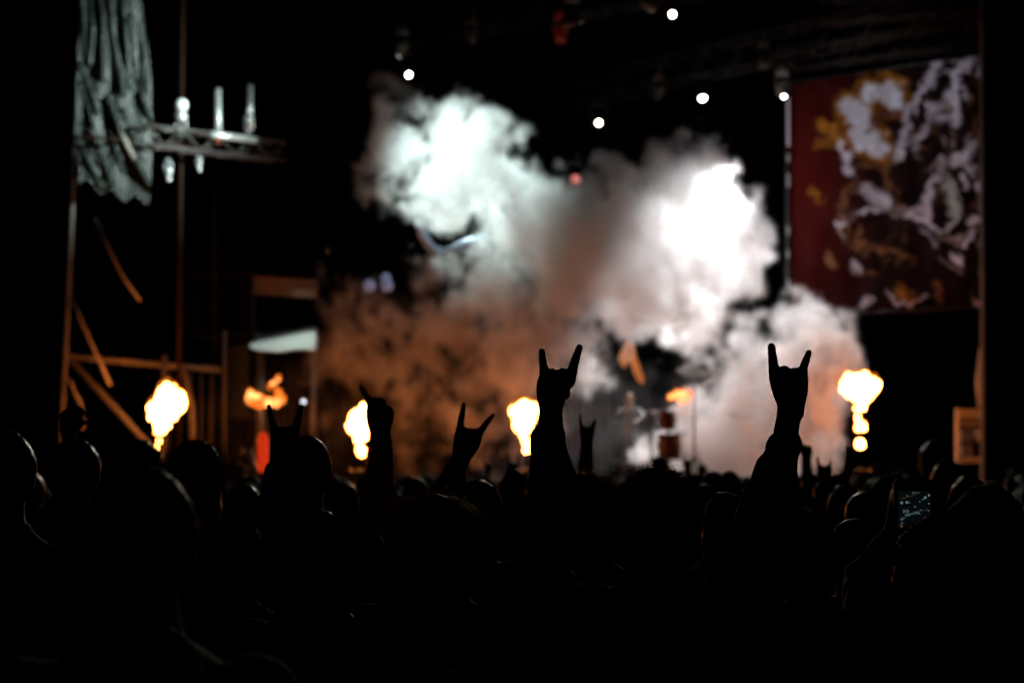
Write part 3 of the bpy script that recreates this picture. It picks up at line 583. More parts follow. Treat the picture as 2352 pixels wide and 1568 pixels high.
# ------------------------------------------------------------------ people
HAIRM = {"brown": mat("hair_brown", (.08, .045, .026), .38, 0, .3, 60, spec=.6), "black": mat("hair_black", (.012, .010, .010), .35, 0, .3, 60, spec=.6),
         "fair": mat("hair_fair", (.34, .21, .10), .38, 0, .3, 60, spec=.6), "grey": mat("hair_grey", (.16, .15, .14), .4, 0, .3, 60, spec=.6)}
def strand_mat(name, col):
    m = bpy.data.materials.new(name); m.use_nodes = True; t = m.node_tree; t.nodes.clear(); o = t.nodes.new("ShaderNodeOutputMaterial"); mx = t.nodes.new("ShaderNodeMixShader"); a = t.nodes.new("ShaderNodeBsdfTranslucent"); b = t.nodes.new("ShaderNodeBsdfGlossy")
    n = t.nodes.new("ShaderNodeTexNoise"); n.inputs["Scale"].default_value = 40; cr = t.nodes.new("ShaderNodeMix"); cr.data_type = 'RGBA'; t.links.new(n.outputs[0], cr.inputs[0]); cr.inputs[6].default_value = [c * .5 for c in col] + [1]; cr.inputs[7].default_value = [*col, 1]
    t.links.new(cr.outputs[2], a.inputs[0]); t.links.new(cr.outputs[2], b.inputs[0]); b.inputs["Roughness"].default_value = .35; mx.inputs[0].default_value = .45
    t.links.new(a.outputs[0], mx.inputs[1]); t.links.new(b.outputs[0], mx.inputs[2]); t.links.new(mx.outputs[0], o.inputs[0]); return m
STRM = {"brown": strand_mat("strand_brown", (.30, .17, .09)), "black": strand_mat("strand_black", (.09, .07, .06)), "fair": strand_mat("strand_fair", (.65, .42, .2)), "grey": strand_mat("strand_grey", (.4, .38, .35))}
CLOTH = {"black": mat("cloth_black", (.012, .012, .013), .9, 0, .4, 20, .3, sheen=.15), "denim": mat("cloth_denim", (.03, .038, .055), .9, 0, .3, 40, .3, sheen=.15),
         "grey": mat("cloth_grey", (.06, .06, .062), .9, 0, .3, 30, .3, sheen=.2), "olive": mat("cloth_olive", (.04, .042, .025), .9, 0, .3, 20, .3, sheen=.15),
         "leather": mat("leather", (.014, .012, .011), .42, 0, .3, 40, .3), "pale": mat("cloth_pale", (.3, .29, .3), .85, 0, .2, 20, .2)}
m_jean = mat("trousers", (.02, .022, .03), .9, 0, .3, 20, .2); m_shoe = mat("shoe_rubber", (.02, .02, .02), .6)

def head_solids(b, s, o, tilt=0):
    o = Vector(o)
    def e(c, r): b.ell(o + Vector(c) * s, [x * s for x in r], 16, 10)
    e((0, .012, 1.645), (.076, .094, .105)); e((0, -.012, 1.655), (.073, .082, .092)); e((0, .045, 1.585), (.056, .058, .066)); e((0, .07, 1.548), (.03, .03, .022))
    b.cap(o + Vector((0, .098, 1.645)) * s, o + Vector((0, .118, 1.608)) * s, .009 * s, .015 * s)
    for q in (-1, 1):
        e((q * .078, -.002, 1.625), (.011, .02, .031)); e((q * .032, .093, 1.643), (.014, .010, .010)); e((q * .03, .093, 1.662), (.022, .012, .008)); e((q * .034, .075, 1.612), (.024, .026, .022))
    e((0, .098, 1.583), (.024, .011, .007)); e((0, .096, 1.571), (.020, .011, .007))
def trunk_solids(b, s, o, wide=1., grow=0.):
    o = Vector(o); R = []
    for z, rx, ry in ((.84, .13, .09), (.90, .165, .112), (.98, .168, .115), (1.08, .148, .105), (1.2, .158, .11), (1.3, .176, .115), (1.37, .188, .108), (1.42, .165, .092), (1.46, .105, .078), (1.49, .068, .064), (1.53, .057, .058), (1.58, .055, .057)):
        if grow and z > 1.5: continue
        R.append(((o.x, o.y, o.z + z * s), (rx * wide + grow) * s, (ry * wide + grow) * s))
    b.loft(R, 20)
def leg_solids(b, s, o, grow=0.):
    o = Vector(o)
    for q in (-1, 1):
        b.cap(o + Vector((q * .09, 0, .88)) * s, o + Vector((q * .105, .012, .49)) * s, (.086 + grow) * s, (.056 + grow) * s)
        b.cap(o + Vector((q * .105, .012, .49)) * s, o + Vector((q * .11, -.012, .10)) * s, (.056 + grow) * s, (.038 + grow) * s)
        if not grow: b.cap(o + Vector((q * .11, -.02, .05)) * s, o + Vector((q * .125, .15, .035)) * s, .042 * s, .03 * s)
def arm_down(b, s, o, q, pose, grow=0., hand=True):
    o = Vector(o); S = o + Vector((q * .185, 0, 1.40)) * s
    if pose == 0: E, W_ = Vector((q * .235, -.03, 1.11)), Vector((q * .225, .07, .88))
    else: E, W_ = Vector((q * .24, .02, 1.12)), Vector((q * .10, .22, 1.22))
    E = o + E * s; W_ = o + W_ * s
    b.cap(S, E, (.056 + grow) * s, (.041 + grow) * s); b.cap(E, E.lerp(W_, .97 if not grow else .9), (.041 + grow) * s, (.027 + grow) * s)
    if hand:
        d = (W_ - E).normalized(); k = Vector((q, 0, 0)); b.ell(W_ + d * .05 * s, (.022 * s, .036 * s, .05 * s))
        for i, y in enumerate((-.027, -.009, .009, .026)):
            a = W_ + d * .09 * s + Vector((0, y, 0)) * s; c = a + d * (.034, .04, .037, .028)[i] * s; b.cap(a, c, .0085 * s, .008 * s, 8); b.cap(c, c + (d * .7 - k * .6).normalized() * .032 * s, .008 * s, .007 * s, 8)
        a = W_ + d * .03 * s + Vector((0, .03, 0)) * s; c = a + (d * .7 + Vector((0, .7, 0))) * .035 * s; b.cap(a, c, .011 * s, .009 * s, 8); b.cap(c, c + d * .025 * s, .009 * s, .008 * s, 8)
def hood_or_collar(b, s, o, style):
    o = Vector(o)
    if style == "hoodie":
        b.ell(o + Vector((0, -.085, 1.46)) * s, (.12 * s, .065 * s, .07 * s)); b.ell(o + Vector((0, -.02, 1.475)) * s, (.10 * s, .09 * s, .035 * s))
    elif style == "jacket":
        b.loft([((o.x, o.y - .01, o.z + z * s), r * s, r * .95 * s) for z, r in ((1.42, .11), (1.47, .088), (1.515, .078))], 16)

def raise_arm(bb, tb, o, s, D, sp, q, grow=.014):
    """arm lifted so that hand and forearm pass through the traced rings; tb takes the sleeve"""
    dy = sp.get("dy", 0.); Y = D + dy
    def ring(v, a, c, k): 
        p = P((a + c) / 2, v, Y); h = M(abs(c - a) / 2, Y); return ((p.x, p.y, p.z), h, k(v, h))
    v0 = sp["rings"][0][0]; vw = sp["wrist"]
    kd = lambda v, h: (max(.013 * sp.get("ds", 1), h * .42) if v < vw - 12 * sp.get("ps", 1) else h * .82)
    bb.loft([ring(*r, kd) for r in sp["rings"]], 20, 2.3)
    for f in sp["fingers"]:
        for (u0, a0, r0), (u1, a1, r1) in zip(f[:-1], f[1:]): bb.cap(P(u0, a0, Y), P(u1, a1, Y), M(r0 * 1.06, Y), M(r1 * 1.14, Y), 12)
    for (u, v, r) in sp.get("folded", ()):                        # fingers folded over the palm, away from the camera
        r_ = M(r, Y); a = P(u, v, Y); c = a + Vector((0, .036, -.004)); e = a + Vector((0, .034, -.034)); bb.cap(a, c, r_ * .95, r_ * .85); bb.cap(c, e, r_ * .85, r_ * .8); bb.cap(e, e + Vector((0, -.02, -.012)), r_ * .8, r_ * .75)
    for (pts) in sp.get("thumb", ()):
        for (u0, a0, y0, r0), (u1, a1, y1, r1) in zip(pts[:-1], pts[1:]): bb.cap(P(u0, a0, Y) + Vector((0, y0, 0)), P(u1, a1, Y) + Vector((0, y1, 0)), M(r0, Y), M(r1, Y))
    S = Vector(o) + Vector((q * .17, 0, 1.40)) * s
    lv, la, lc = sp["rings"][-1]; F = P((la + lc) / 2, lv, Y); eu, ev = sp["elbow"]; E = P(eu, ev, Y)
    hw = M((lc - la) / 2, Y)
    bb.cap(F, E, hw * .85, .043 * s); bb.cap(E, S, .043 * s, .055 * s)
    if sp.get("sleeve"):
        tb.loft([ring(v, a, c, lambda v, h: h * .92) for v, a, c in sp["sleeve"]], 22)
        sv, sa, s2 = sp["sleeve"][-1]; G_ = P((sa + s2) / 2, sv, Y); sw = M((s2 - sa) / 2, Y)
        tb.cap(G_, E, sw * .9, max(.06, sw * .85)); tb.cap(E, S, max(.06, sw * .85), .072 * s)
    elif tb is not None:
        mid = S.lerp(E, .45); tb.cap(S, mid, .07 * s, .066 * s)

_shared = {}
def std_body(wide, pose):
    k = ("b", wide, pose)
    if k not in _shared:
        b = MB(); head_solids(b, 1, (0, 0, 0)); trunk_solids(b, 1, (0, 0, 0), wide); leg_solids(b, 1, (0, 0, 0))
        for q in (-1, 1): arm_down(b, 1, (0, 0, 0), q, pose)
        me = remeshed(b, .0095, 3, name="body", dec=.28); me.materials.append(m_skin); _shared[k] = me
    return _shared[k]
def std_top(wide, pose, style, cm):
    k = ("t", wide, pose, style)
    if k not in _shared:
        b = MB(); trunk_solids(b, 1, (0, 0, 0), wide, .016); hood_or_collar(b, 1, (0, 0, 0), style)
        for q in (-1, 1):
            if style == "t_shirt":
                S = Vector((q * .185, 0, 1.40)); b.cap(S, S + Vector((q * .035, -.01, -.17)), .072, .066)
            else: arm_down(b, 1, (0, 0, 0), q, pose, .019, False)
        _shared[k] = remeshed(b, .012, 3, .022 if style != "t_shirt" else .012, .09, name="top", dec=.35)
    me = _shared[k].copy(); me.materials.clear(); me.materials.append(CLOTH[cm]); return me
def std_legs():
    if "l" not in _shared:
        b = MB(); leg_solids(b, 1, (0, 0, 0), .013); b.loft([((0, 0, z), rx, ry) for z, rx, ry in ((.80, .15, .12), (.9, .182, .128), (1.0, .176, .122))], 18)
        me = remeshed(b, .018, 2, .02, .08, name="trousers"); me.materials.append(m_jean); _shared["l"] = me
        b = MB(); b.cap((0, -.06, .045), (.01, .13, .042), .047, .045).box((.005, .04, .012), (.09, .28, .024)); me = remeshed(b, .014, 2, name="shoe"); me.materials.append(m_shoe); _shared["s"] = me
    return _shared["l"], _shared["s"]

def strands(n, length, style, rng, cz=1.645, rad=(.086, .102, .113)):
    """thin tapering hair tubes rooted over the skull"""
    m = 5; V = []; F = []
    ph = rng.uniform(0, 2 * np.pi, n); ct = rng.uniform(-.25 if length > .12 else .0, 1, n); st_ = np.sqrt(1 - ct * ct)
    d = np.stack([st_ * np.cos(ph), st_ * np.sin(ph), ct], 1)
    keep = ~((d[:, 1] > .35) & (d[:, 2] < .45)); d = d[keep]; n = len(d)
    r0 = d * np.array(rad) + np.array([0, .0, cz]); L = length * rng.uniform(.5, 1.25, n); tan = np.stack([d[:, 0] * .6 + rng.normal(0, .25, n), -.55 + .5 * rng.normal(0, .5, n), np.full(n, -.3)], 1)
    tan -= (tan * d).sum(1)[:, None] * d; tan /= np.linalg.norm(tan, axis=1)[:, None] + 1e-9
    p = r0.copy(); lift = (rng.uniform(.1, .6, n) * np.where(rng.random(n) < .2, 2.2, 1) * (1.0 if style != 'long' else .5))[:, None]; vel = tan + d * lift; pts = []
    cw = rng.uniform(0, 6.28, n); side = np.cross(d, tan)
    for k in range(m):
        pts.append(p + (side * (np.sin(k * 1.9 + cw) * .01)[:, None] + d * (np.cos(k * 1.9 + cw) * .01)[:, None] if style == "curly" else 0))
        vel = vel + np.array([0, 0, -.22 if style == "long" else -.06]) + rng.normal(0, .10, (n, 3)); vel /= np.linalg.norm(vel, axis=1)[:, None]
        p = p + vel * (L / m)[:, None]
        q = (p - [0, 0, cz]) / np.array(rad); ln = np.linalg.norm(q, axis=1); ins = (ln < 1.0) & (p[:, 2] > 1.53); p[ins] = (q[ins] / ln[ins][:, None]) * rad + [0, 0, cz]
    pts = np.array(pts)                                              # m, n, 3
    for k in range(m):
        rr = .0011 * (1 - .8 * k / (m - 1))
        for a in range(3): V.append(pts[k] + np.array([math.cos(a * 2.094), math.sin(a * 2.094) * .7, .5 * math.sin(a * 2.094)]) * rr)
    V = np.array(V).reshape(m, 3, n, 3).transpose(2, 0, 1, 3).reshape(-1, 3)
    base = np.arange(n)[:, None, None] * (m * 3); quads = []
    for k in range(m - 1):
        for a in range(3): quads.append([k * 3 + a, k * 3 + (a + 1) % 3, k * 3 + 3 + (a + 1) % 3, k * 3 + 3 + a])
    Q = (base + np.array(quads)[None]).reshape(-1, 4)
    me = bpy.data.meshes.new("strands"); me.vertices.add(len(V)); me.vertices.foreach_set("co", V.astype(np.float32).ravel())
    me.loops.add(Q.size); me.loops.foreach_set("vertex_index", Q.astype(np.int32).ravel()); me.polygons.add(len(Q)); me.polygons.foreach_set("loop_start", np.arange(0, Q.size, 4, dtype=np.int32)); me.update(calc_edges=True)
    return me
def hair_shell(style, seed):
    k = ("h", style, seed)
    if k in _shared: return _shared[k]
    b = MB()
    if style in ("short", "cropped"): g = .010 if style == "short" else .004; b.ell((0, -.004, 1.662), (.080 + g, .092 + g, .094 + g)); b.ell((0, -.045, 1.62), (.070 + g, .052 + g, .085 + g))
    elif style == "curly": b.ell((0, -.012, 1.665), (.104, .108, .105)); b.ell((0, -.05, 1.60), (.095, .062, .10)); b.ell((.06, -.03, 1.60), (.045, .06, .09)); b.ell((-.06, -.03, 1.60), (.045, .06, .09))
    elif style == "long": b.ell((0, -.006, 1.662), (.092, .1, .1)); b.loft([((0, y, z), rx, ry) for z, rx, ry, y in ((1.66, .088, .07, -.03), (1.58, .094, .066, -.045), (1.50, .098, .055, -.065), (1.42, .102, .042, -.095), (1.34, .09, .032, -.115), (1.28, .05, .02, -.12))], 18)
    elif style == "beanie": b.loft([((0, -.006, z), rx, ry) for z, rx, ry in ((1.605, .088, .104), (1.625, .094, .109), (1.66, .094, .108), (1.70, .088, .1), (1.74, .066, .076), (1.77, .036, .04), (1.782, .012, .012))], 22)
    elif style == "cap": b.loft([((0, 0, z), rx, ry) for z, rx, ry in ((1.635, .084, .102), (1.66, .087, .104), (1.70, .082, .098), (1.735, .062, .074), (1.757, .03, .034), (1.762, .01, .01))], 22); b.ell((0, .115, 1.643), (.07, .075, .009))
    elif style == "hood": b.ell((0, -.01, 1.655), (.108, .118, .122)); b.ell((0, -.05, 1.56), (.1, .085, .1)); b.ell((0, -.02, 1.49), (.12, .1, .06))
    b2 = remeshed(b, .0075, 2, {"curly": .045, "long": .024, "short": .02, "hood": .02}.get(style, .006), .04 if style == "curly" else .05, name="hair")
    _shared[k] = b2; return b2

NP = [0]
def person(label, u, vtop, D, hair="short", hc="brown", top="jacket", tc="black", wide=1., pose=0, rot=0., arms=(), nstr=0, slen=.07, group=None, face=1, lab_hair=True):
    NP[0] += 1; rng = np.random.default_rng(100 + NP[0])
    p = P(u, vtop, D); hz = {"short": 1.768, "cropped": 1.76, "curly": 1.785, "long": 1.766, "beanie": 1.785, "cap": 1.765, "hood": 1.78, "bald": 1.752}[hair]
    s = p.z / hz; t = thing("person", label, "person", (p.x, D, 0), group)
    if not arms:
        t.scale = (s,) * 3; t.rotation_euler = (0, 0, rot + (0 if face > 0 else math.pi)); link("body", std_body(wide, pose), None, t)
        nm = {"jacket": "jacket", "hoodie": "hoodie", "t_shirt": "t_shirt"}[top]; link(nm, std_top(wide, pose, top, tc), None, t); par, sc_ = t, 1.
    else:
        bb, tb = MB(), MB(); o = Vector((0, 0, 0)); base = Vector((p.x, D, 0))
        wb, wt = MB(), MB()
        head_solids(wb, s, base); trunk_solids(wb, s, base, wide); leg_solids(wb, s, base); trunk_solids(wt, s, base, wide, .016); hood_or_collar(wt, s, base, top)
        sides = [a["side"] for a in arms]
        for a in arms: raise_arm(wb, wt, base, s, D, a, a["side"])
        for q in (-1, 1):
            if q not in sides:
                arm_down(wb, s, base, q, pose)
                if top == "t_shirt": S = base + Vector((q * .185, 0, 1.40)) * s; wt.cap(S, S + Vector((q * .035, -.01, -.17)) * s, .072 * s, .066 * s)
                else: arm_down(wt, s, base, q, pose, .019, False)
        for m_ in (wb, wt): m_.v = [(a - base.x, b - base.y, c) for a, b, c in m_.v]
        fine = arms[0].get("vox", .006)
        me = remeshed(wb, fine, arms[0].get("sm", 3), name="body", dec=arms[0].get("dec", .45)); me.materials.append(m_skin); link("body", me, None, t)
        me = remeshed(wt, .0085 if fine < .006 else .012, 3, .014 if top != "t_shirt" else .006, .07, name="top", dec=.6); me.materials.append(CLOTH[tc]); link(top, me, None, t)
    L, S_ = std_legs(); k = 1. if not arms else s
    def put(nm, me, mm, loc=(0, 0, 0)):
        o = link(nm, me, mm, t); o.scale = (k,) * 3; o.location = loc; return o
    put("trousers", L, None)
    for q in (-1, 1): put("shoe", S_, None, (q * .118 * k, 0, 0))
    if hair != "bald":
        me = hair_shell(hair, 0).copy(); me.materials.clear(); me.materials.append(CLOTH[tc] if hair in ("hood", "beanie", "cap") else HAIRM[hc])
        h = put({"hood": "hood", "beanie": "beanie", "cap": "cap"}.get(hair, "hair"), me, None)
        if nstr:
            rad = {"curly": (.108, .118, .112), "long": (.096, .104, .106), "short": (.09, .104, .108)}.get(hair, (.094, .108, .12)); cz = {"beanie": 1.655}.get(hair, 1.655)
            o = link("strands", strands(nstr, slen, hair, rng, cz, rad), STRM[hc], h); o["kind"] = "stuff"
    return t

# traced raised hands (pixels of the 2352 frame)
HA = dict(side=-1, dy=-.12, wrist=945, vox=.004, dec=.3, sm=2,
    rings=[(849, 1245, 1316), (858, 1239, 1319), (868, 1235, 1319), (880, 1232, 1316), (893, 1231, 1311), (910, 1232, 1304), (925, 1235, 1297), (938, 1238, 1293), (950, 1239, 1292), (965, 1237, 1293), (985, 1234, 1295), (1020, 1231, 1299), (1080, 1228, 1306), (1150, 1232, 1312)],
    fingers=[[(1250, 872, 10.5), (1249, 846, 9.6), (1246, 823, 8.2), (1244, 807, 7.0)], [(1309, 878, 12), (1315, 848, 11), (1324, 818, 9), (1331, 798, 7.8)]],
    folded=[(1269, 856, 12), (1292, 856, 13)], thumb=[[(1300, 905, .02, 12), (1296, 880, .045, 10), (1278, 872, .055, 9)]], elbow=(1285, 1240),
    sleeve=[(976, 1238, 1292), (983, 1228, 1295), (991, 1221, 1299), (1000, 1217, 1300), (1010, 1217, 1300), (1022, 1219, 1300), (1040, 1218, 1308), (1060, 1217, 1315), (1081, 1213, 1322), (1108, 1214, 1331), (1150, 1211, 1340), (1190, 1212, 1345)])
HR = dict(side=1, dy=0, wrist=935, vox=.004, dec=.3, sm=2,
    rings=[(849, 1768, 1852), (858, 1766, 1856), (871, 1766, 1857), (890, 1770, 1857), (909, 1776, 1855), (920, 1780, 1852), (931, 1785, 1849), (948, 1784, 1847), (957, 1783, 1846), (962, 1782, 1840), (975, 1779, 1837), (992, 1776, 1835), (1010, 1775, 1834), (1060, 1765, 1832), (1130, 1740, 1825)],
    fingers=[[(1780, 872, 13), (1777, 845, 11.5), (1774, 818, 9.8), (1772, 796, 8.6)], [(1843, 868, 11), (1845, 845, 9.5), (1852, 825, 8.2), (1858, 810, 6.8)]],
    folded=[(1802, 851, 14), (1826, 854, 12)], thumb=[[(1788, 905, .02, 12), (1795, 880, .045, 10), (1812, 874, .055, 9)]], elbow=(1745, 1225),
    sleeve=[(993, 1777, 1835), (998, 1770, 1836), (1004, 1762, 1839), (1012, 1757, 1842), (1022, 1755, 1844), (1032, 1755, 1842), (1040, 1753, 1838), (1044, 1747, 1837), (1055, 1740, 1834), (1068, 1733, 1832), (1085, 1727, 1831), (1100, 1722, 1832), (1130, 1706, 1838), (1155, 1697, 1842), (1180, 1686, 1845)])
HS = dict(side=-1, dy=-.2, wrist=1025, vox=.005, dec=.35, ps=.8,
    rings=[(979, 622, 689), (990, 620, 690), (1000, 619, 688), (1015, 619, 684), (1030, 619, 680), (1045, 619, 676), (1060, 618, 674), (1100, 616, 676), (1150, 612, 680)],
    fingers=[[(629, 992, 9), (627, 974, 8), (621, 949, 6.8), (617.5, 933, 5.6)], [(678, 994, 10), (681, 976, 9), (688.5, 949, 7.6), (692.5, 934, 6.2)]],
    folded=[(641, 987, 9.5), (660, 987, 9.5)], elbow=(650, 1230), sleeve=[(1062, 616, 673), (1070, 608, 676), (1080, 604, 677), (1095, 601, 678), (1125, 598, 680), (1170, 592, 690)])
HB = dict(side=1, dy=-.1, wrist=985, vox=.0055, dec=.4, ps=.7,
    rings=[(914, 846, 878), (920, 842, 885), (930, 841, 891), (943, 840, 897), (956, 840, 901), (966, 841, 902), (976, 843, 900), (984, 846, 897), (998, 849, 898), (1019, 850, 901), (1040, 850, 903), (1061, 846, 904), (1082, 840, 904), (1102, 834, 903), (1123, 827, 908), (1140, 816, 924)],
    fingers=[[(846, 922, 8), (841, 909, 7), (833, 894, 5.8), (829, 888, 5)]], folded=[(858, 917, 7.5), (870, 918, 7.5), (880, 921, 7)], thumb=[[(895, 975, .0, 8), (899, 950, .03, 8), (892, 935, .045, 7)]], elbow=(858, 1205))
HC = dict(side=-1, dy=-.1, wrist=1050, vox=.0055, dec=.4, ps=.7,
    rings=[(983, 1050, 1110), (995, 1043, 1110), (1006, 1041, 1108), (1018, 1040, 1105), (1036, 1039, 1097), (1050, 1035, 1086), (1065, 1028, 1076), (1087, 1012, 1071), (1113, 995, 1067), (1131, 983, 1063), (1150, 970, 1058)],
    fingers=[[(1056, 998, 10), (1057, 980, 8.6), (1061, 952, 7.4), (1065.5, 928, 5.6)], [(1098, 1000, 9), (1107, 986, 8), (1121, 966, 6.6), (1133, 953, 5.2)]], folded=[(1072, 990, 9), (1088, 991, 9)], elbow=(1000, 1215))
HQ = dict(side=-1, dy=0, wrist=1015, vox=.009, dec=.5, ps=.5, rings=[(979, 1332, 1367), (990, 1330, 1368), (1003, 1331, 1366), (1015, 1333, 1362), (1040, 1330, 1363), (1075, 1326, 1364)],
    fingers=[[(1335, 985, 5.5), (1333, 968, 5), (1332.5, 953, 4)], [(1362, 986, 5.5), (1365, 972, 5), (1367, 963, 4)]], folded=[(1344, 984, 5.5), (1354, 984, 5.5)], elbow=(1350, 1110))
HT = dict(side=-1, dy=0, wrist=1000, vox=.008, dec=.5, ps=.6, rings=[(958, 142, 184), (968, 138, 186), (980, 136, 184), (992, 138, 180), (1003, 142, 176), (1030, 140, 180), (1070, 136, 186)],
    fingers=[[(145, 966, 6.5), (144, 952, 6), (152, 941, 5)], [(156, 962, 6.5), (158, 944, 6), (168, 931, 5)], [(168, 962, 6.5), (174, 944, 6), (185, 934, 5)], [(180, 966, 6), (188, 951, 5.5), (196, 943, 4.8)]], thumb=[[(178, 985, 0, 7), (190, 972, .01, 6), (196, 962, .02, 5)]], elbow=(165, 1120))

person("concertgoer with a dark sleeve making a horned hand sign beside the pear shaped flame", 1262, 1104, 6.15, "short", "brown", "jacket", "black", arms=(HA,), nstr=997, slen=.05)
person("concertgoer with rolled cuff making the tallest horned hand sign against the pale smoke", 1512, 1066, 6.0, "curly", "black", "hoodie", "black", arms=(HR,), nstr=1235, slen=.06)
person("round cropped head concertgoer raising a horned hand before the red warning lamp", 702, 998, 7.6, "cropped", "brown", "jacket", "leather", arms=(HS,))
person("bare armed concertgoer raising a fist with one finger out before a flame", 866, 1164, 8.0, "short", "brown", "t_shirt", "black", arms=(HB,), nstr=475, slen=.05)
person("concertgoer with slanted bare forearm and wide spread horned fingers", 1098, 1102, 7.5, "short", "black", "t_shirt", "black", arms=(HC,), nstr=475, slen=.05)
person("faint far concertgoer raising thin horned fingers behind the dark sleeve", 1352, 1094, 12.0, "short", "black", "jacket", "black", arms=(HQ,))
person("concertgoer raising an open clawed hand beside the tower edge pole", 172, 1040, 9.3, "short", "brown", "jacket", "black", arms=(HT,))
person("concertgoer with curly hair lit orange behind the dark sleeve", 1346, 1080, 7.5, "curly", "fair", "jacket", "denim", nstr=1188, slen=.09)
person("tall grey haired concertgoer standing in front of the tower with the netting", 8, 984, 6.4, "short", "grey", "jacket", "black", wide=1.05, nstr=594, slen=.03)
person("short haired concertgoer with pale rim light below the open clawed hand", 172, 1005, 8.2, "short", "grey", "jacket", "denim", nstr=712, slen=.025)
person("concertgoer with smooth round hair beside the mushroom shaped flame", 449, 1008, 8.0, "long", "brown", "jacket", "black", nstr=712, slen=.2)
person("big close head with loose top hairs in front of the mushroom shaped flame", 326, 1068, 3.5, "short", "brown", "hoodie", "grey", wide=1.08, nstr=997, slen=.05)
person("concertgoer with rim lit wavy hair below the round cropped head", 730, 1168, 5.8, "long", "brown", "jacket", "leather", nstr=1235, slen=.16)
person("concertgoer whose parted hair strands glow orange below the spread horned fingers", 1000, 1132, 5.9, "long", "fair", "t_shirt", "black", nstr=1900, slen=.2)
person("concertgoer with low round head below the tallest horned hand sign", 1852, 1171, 5.7, "cropped", "brown", "hoodie", "grey", nstr=356, slen=.02)
person("concertgoer standing far off below the pear shaped flame", 1182, 1077, 12.5, "short", "brown", "jacket", "olive")
person("concertgoer with hidden face in front of the low tail of the mushroom shaped flame", 322, 1002, 11.0, "curly", "black", "jacket", "black")
person("small far head against the bright smoke beside a raised pair of arms", 1673, 1084, 21.0, "short", "black", "jacket", "black")
person("small far head above the curly dark head", 1514, 1046, 26.0, "cap", "black", "jacket", "black")
person("concertgoer with dim orange lit curls beside the equipment rack", 2148, 1007, 17.0, "curly", "fair", "jacket", "olive")
person("concertgoer with dark round head just below the equipment rack", 2176, 1056, 12.0, "short", "black", "jacket", "black")
person("broad hooded concertgoer beside the glowing phone", 2262, 1110, 5.6, "hood", "black", "hoodie", "black", wide=1.1)
def up_arm(u, v, D, lean, side, n=2):
    k = FPX / D / 925.0 * 1.0; r = []
    for dv, h in ((0, 34), (14, 42), (34, 42), (60, 34), (84, 28), (130, 31), (200, 38), (260, 40)): r.append((v + 42 * k + dv * k, u + lean * dv * k / 260 - h * k, u + lean * dv * k / 260 + h * k))
    f = [[(u - 26 * k, v + 60 * k, 11 * k), (u - 28 * k, v + 20 * k, 9 * k), (u - 32 * k, v + 0 * k, 8 * k)]]
    if n > 1: f.append([(u + 24 * k, v + 60 * k, 11 * k), (u + 28 * k, v + 24 * k, 9 * k), (u + 34 * k, v + 6 * k, 8 * k)])
    return dict(side=side, dy=0, wrist=v + 126 * k, vox=.011, dec=.5, ps=k, rings=r, fingers=f, folded=[(u - 6 * k, v + 48 * k, 13 * k), (u + 12 * k, v + 48 * k, 13 * k)], elbow=(u + lean * k, v + 330 * k))
person("far concertgoer with both thin arms up against the bright smoke", 1597, 1086, 22.0, "short", "black", "t_shirt", "black", arms=(up_arm(1578, 1046, 22, 20, -1, 1), up_arm(1613, 1058, 22, -20, 1, 1)))
person("far concertgoer with one slim arm raised beside the tall rolled cuff", 1866, 1088, 15.0, "short", "black", "t_shirt", "black", arms=(up_arm(1851, 1006, 15, 10, -1, 1),))
person("far concertgoer with a leaning arm raised below the trailing flame", 1925, 1086, 15.5, "long", "brown", "t_shirt", "black", arms=(up_arm(1956, 1016, 15.5, -60, 1, 1),))
person("far concertgoer holding up a small horned hand below the trailing flame", 1900, 1096, 13.0, "short", "brown", "jacket", "black", arms=(up_arm(1893, 1052, 13, 10, -1, 2),))
# the phone and the one who holds it
HP1 = dict(side=-1, dy=.42, wrist=1215, vox=.0055, dec=.4, rings=[(1155, 2042, 2056), (1170, 2038, 2062), (1190, 2034, 2066), (1205, 2032, 2064), (1220, 2028, 2060), (1250, 2010, 2052), (1290, 1985, 2040)], fingers=[[(2050, 1180, 9), (2052, 1160, 8), (2058, 1148, 7)]], elbow=(1990, 1330), sleeve=[(1212, 2026, 2066), (1222, 2018, 2066), (1240, 2004, 2060), (1262, 1988, 2054), (1290, 1972, 2046)])
HP2 = dict(side=1, dy=.42, wrist=1225, vox=.0055, dec=.4, rings=[(1150, 2142, 2160), (1165, 2138, 2166), (1185, 2136, 2172), (1205, 2140, 2174), (1225, 2146, 2176), (1260, 2156, 2196), (1300, 2170, 2216)], fingers=[[(2146, 1180, 9), (2144, 1160, 8), (2138, 1148, 7)]], elbow=(2210, 1340), sleeve=[(1235, 2146, 2190), (1262, 2150, 2206), (1300, 2164, 2226)])
person("concertgoer filming the stage with a glowing phone held overhead", 2140, 1181, 5.55, "curly", "black", "hoodie", "black", arms=(HP1, HP2), nstr=617, slen=.05)
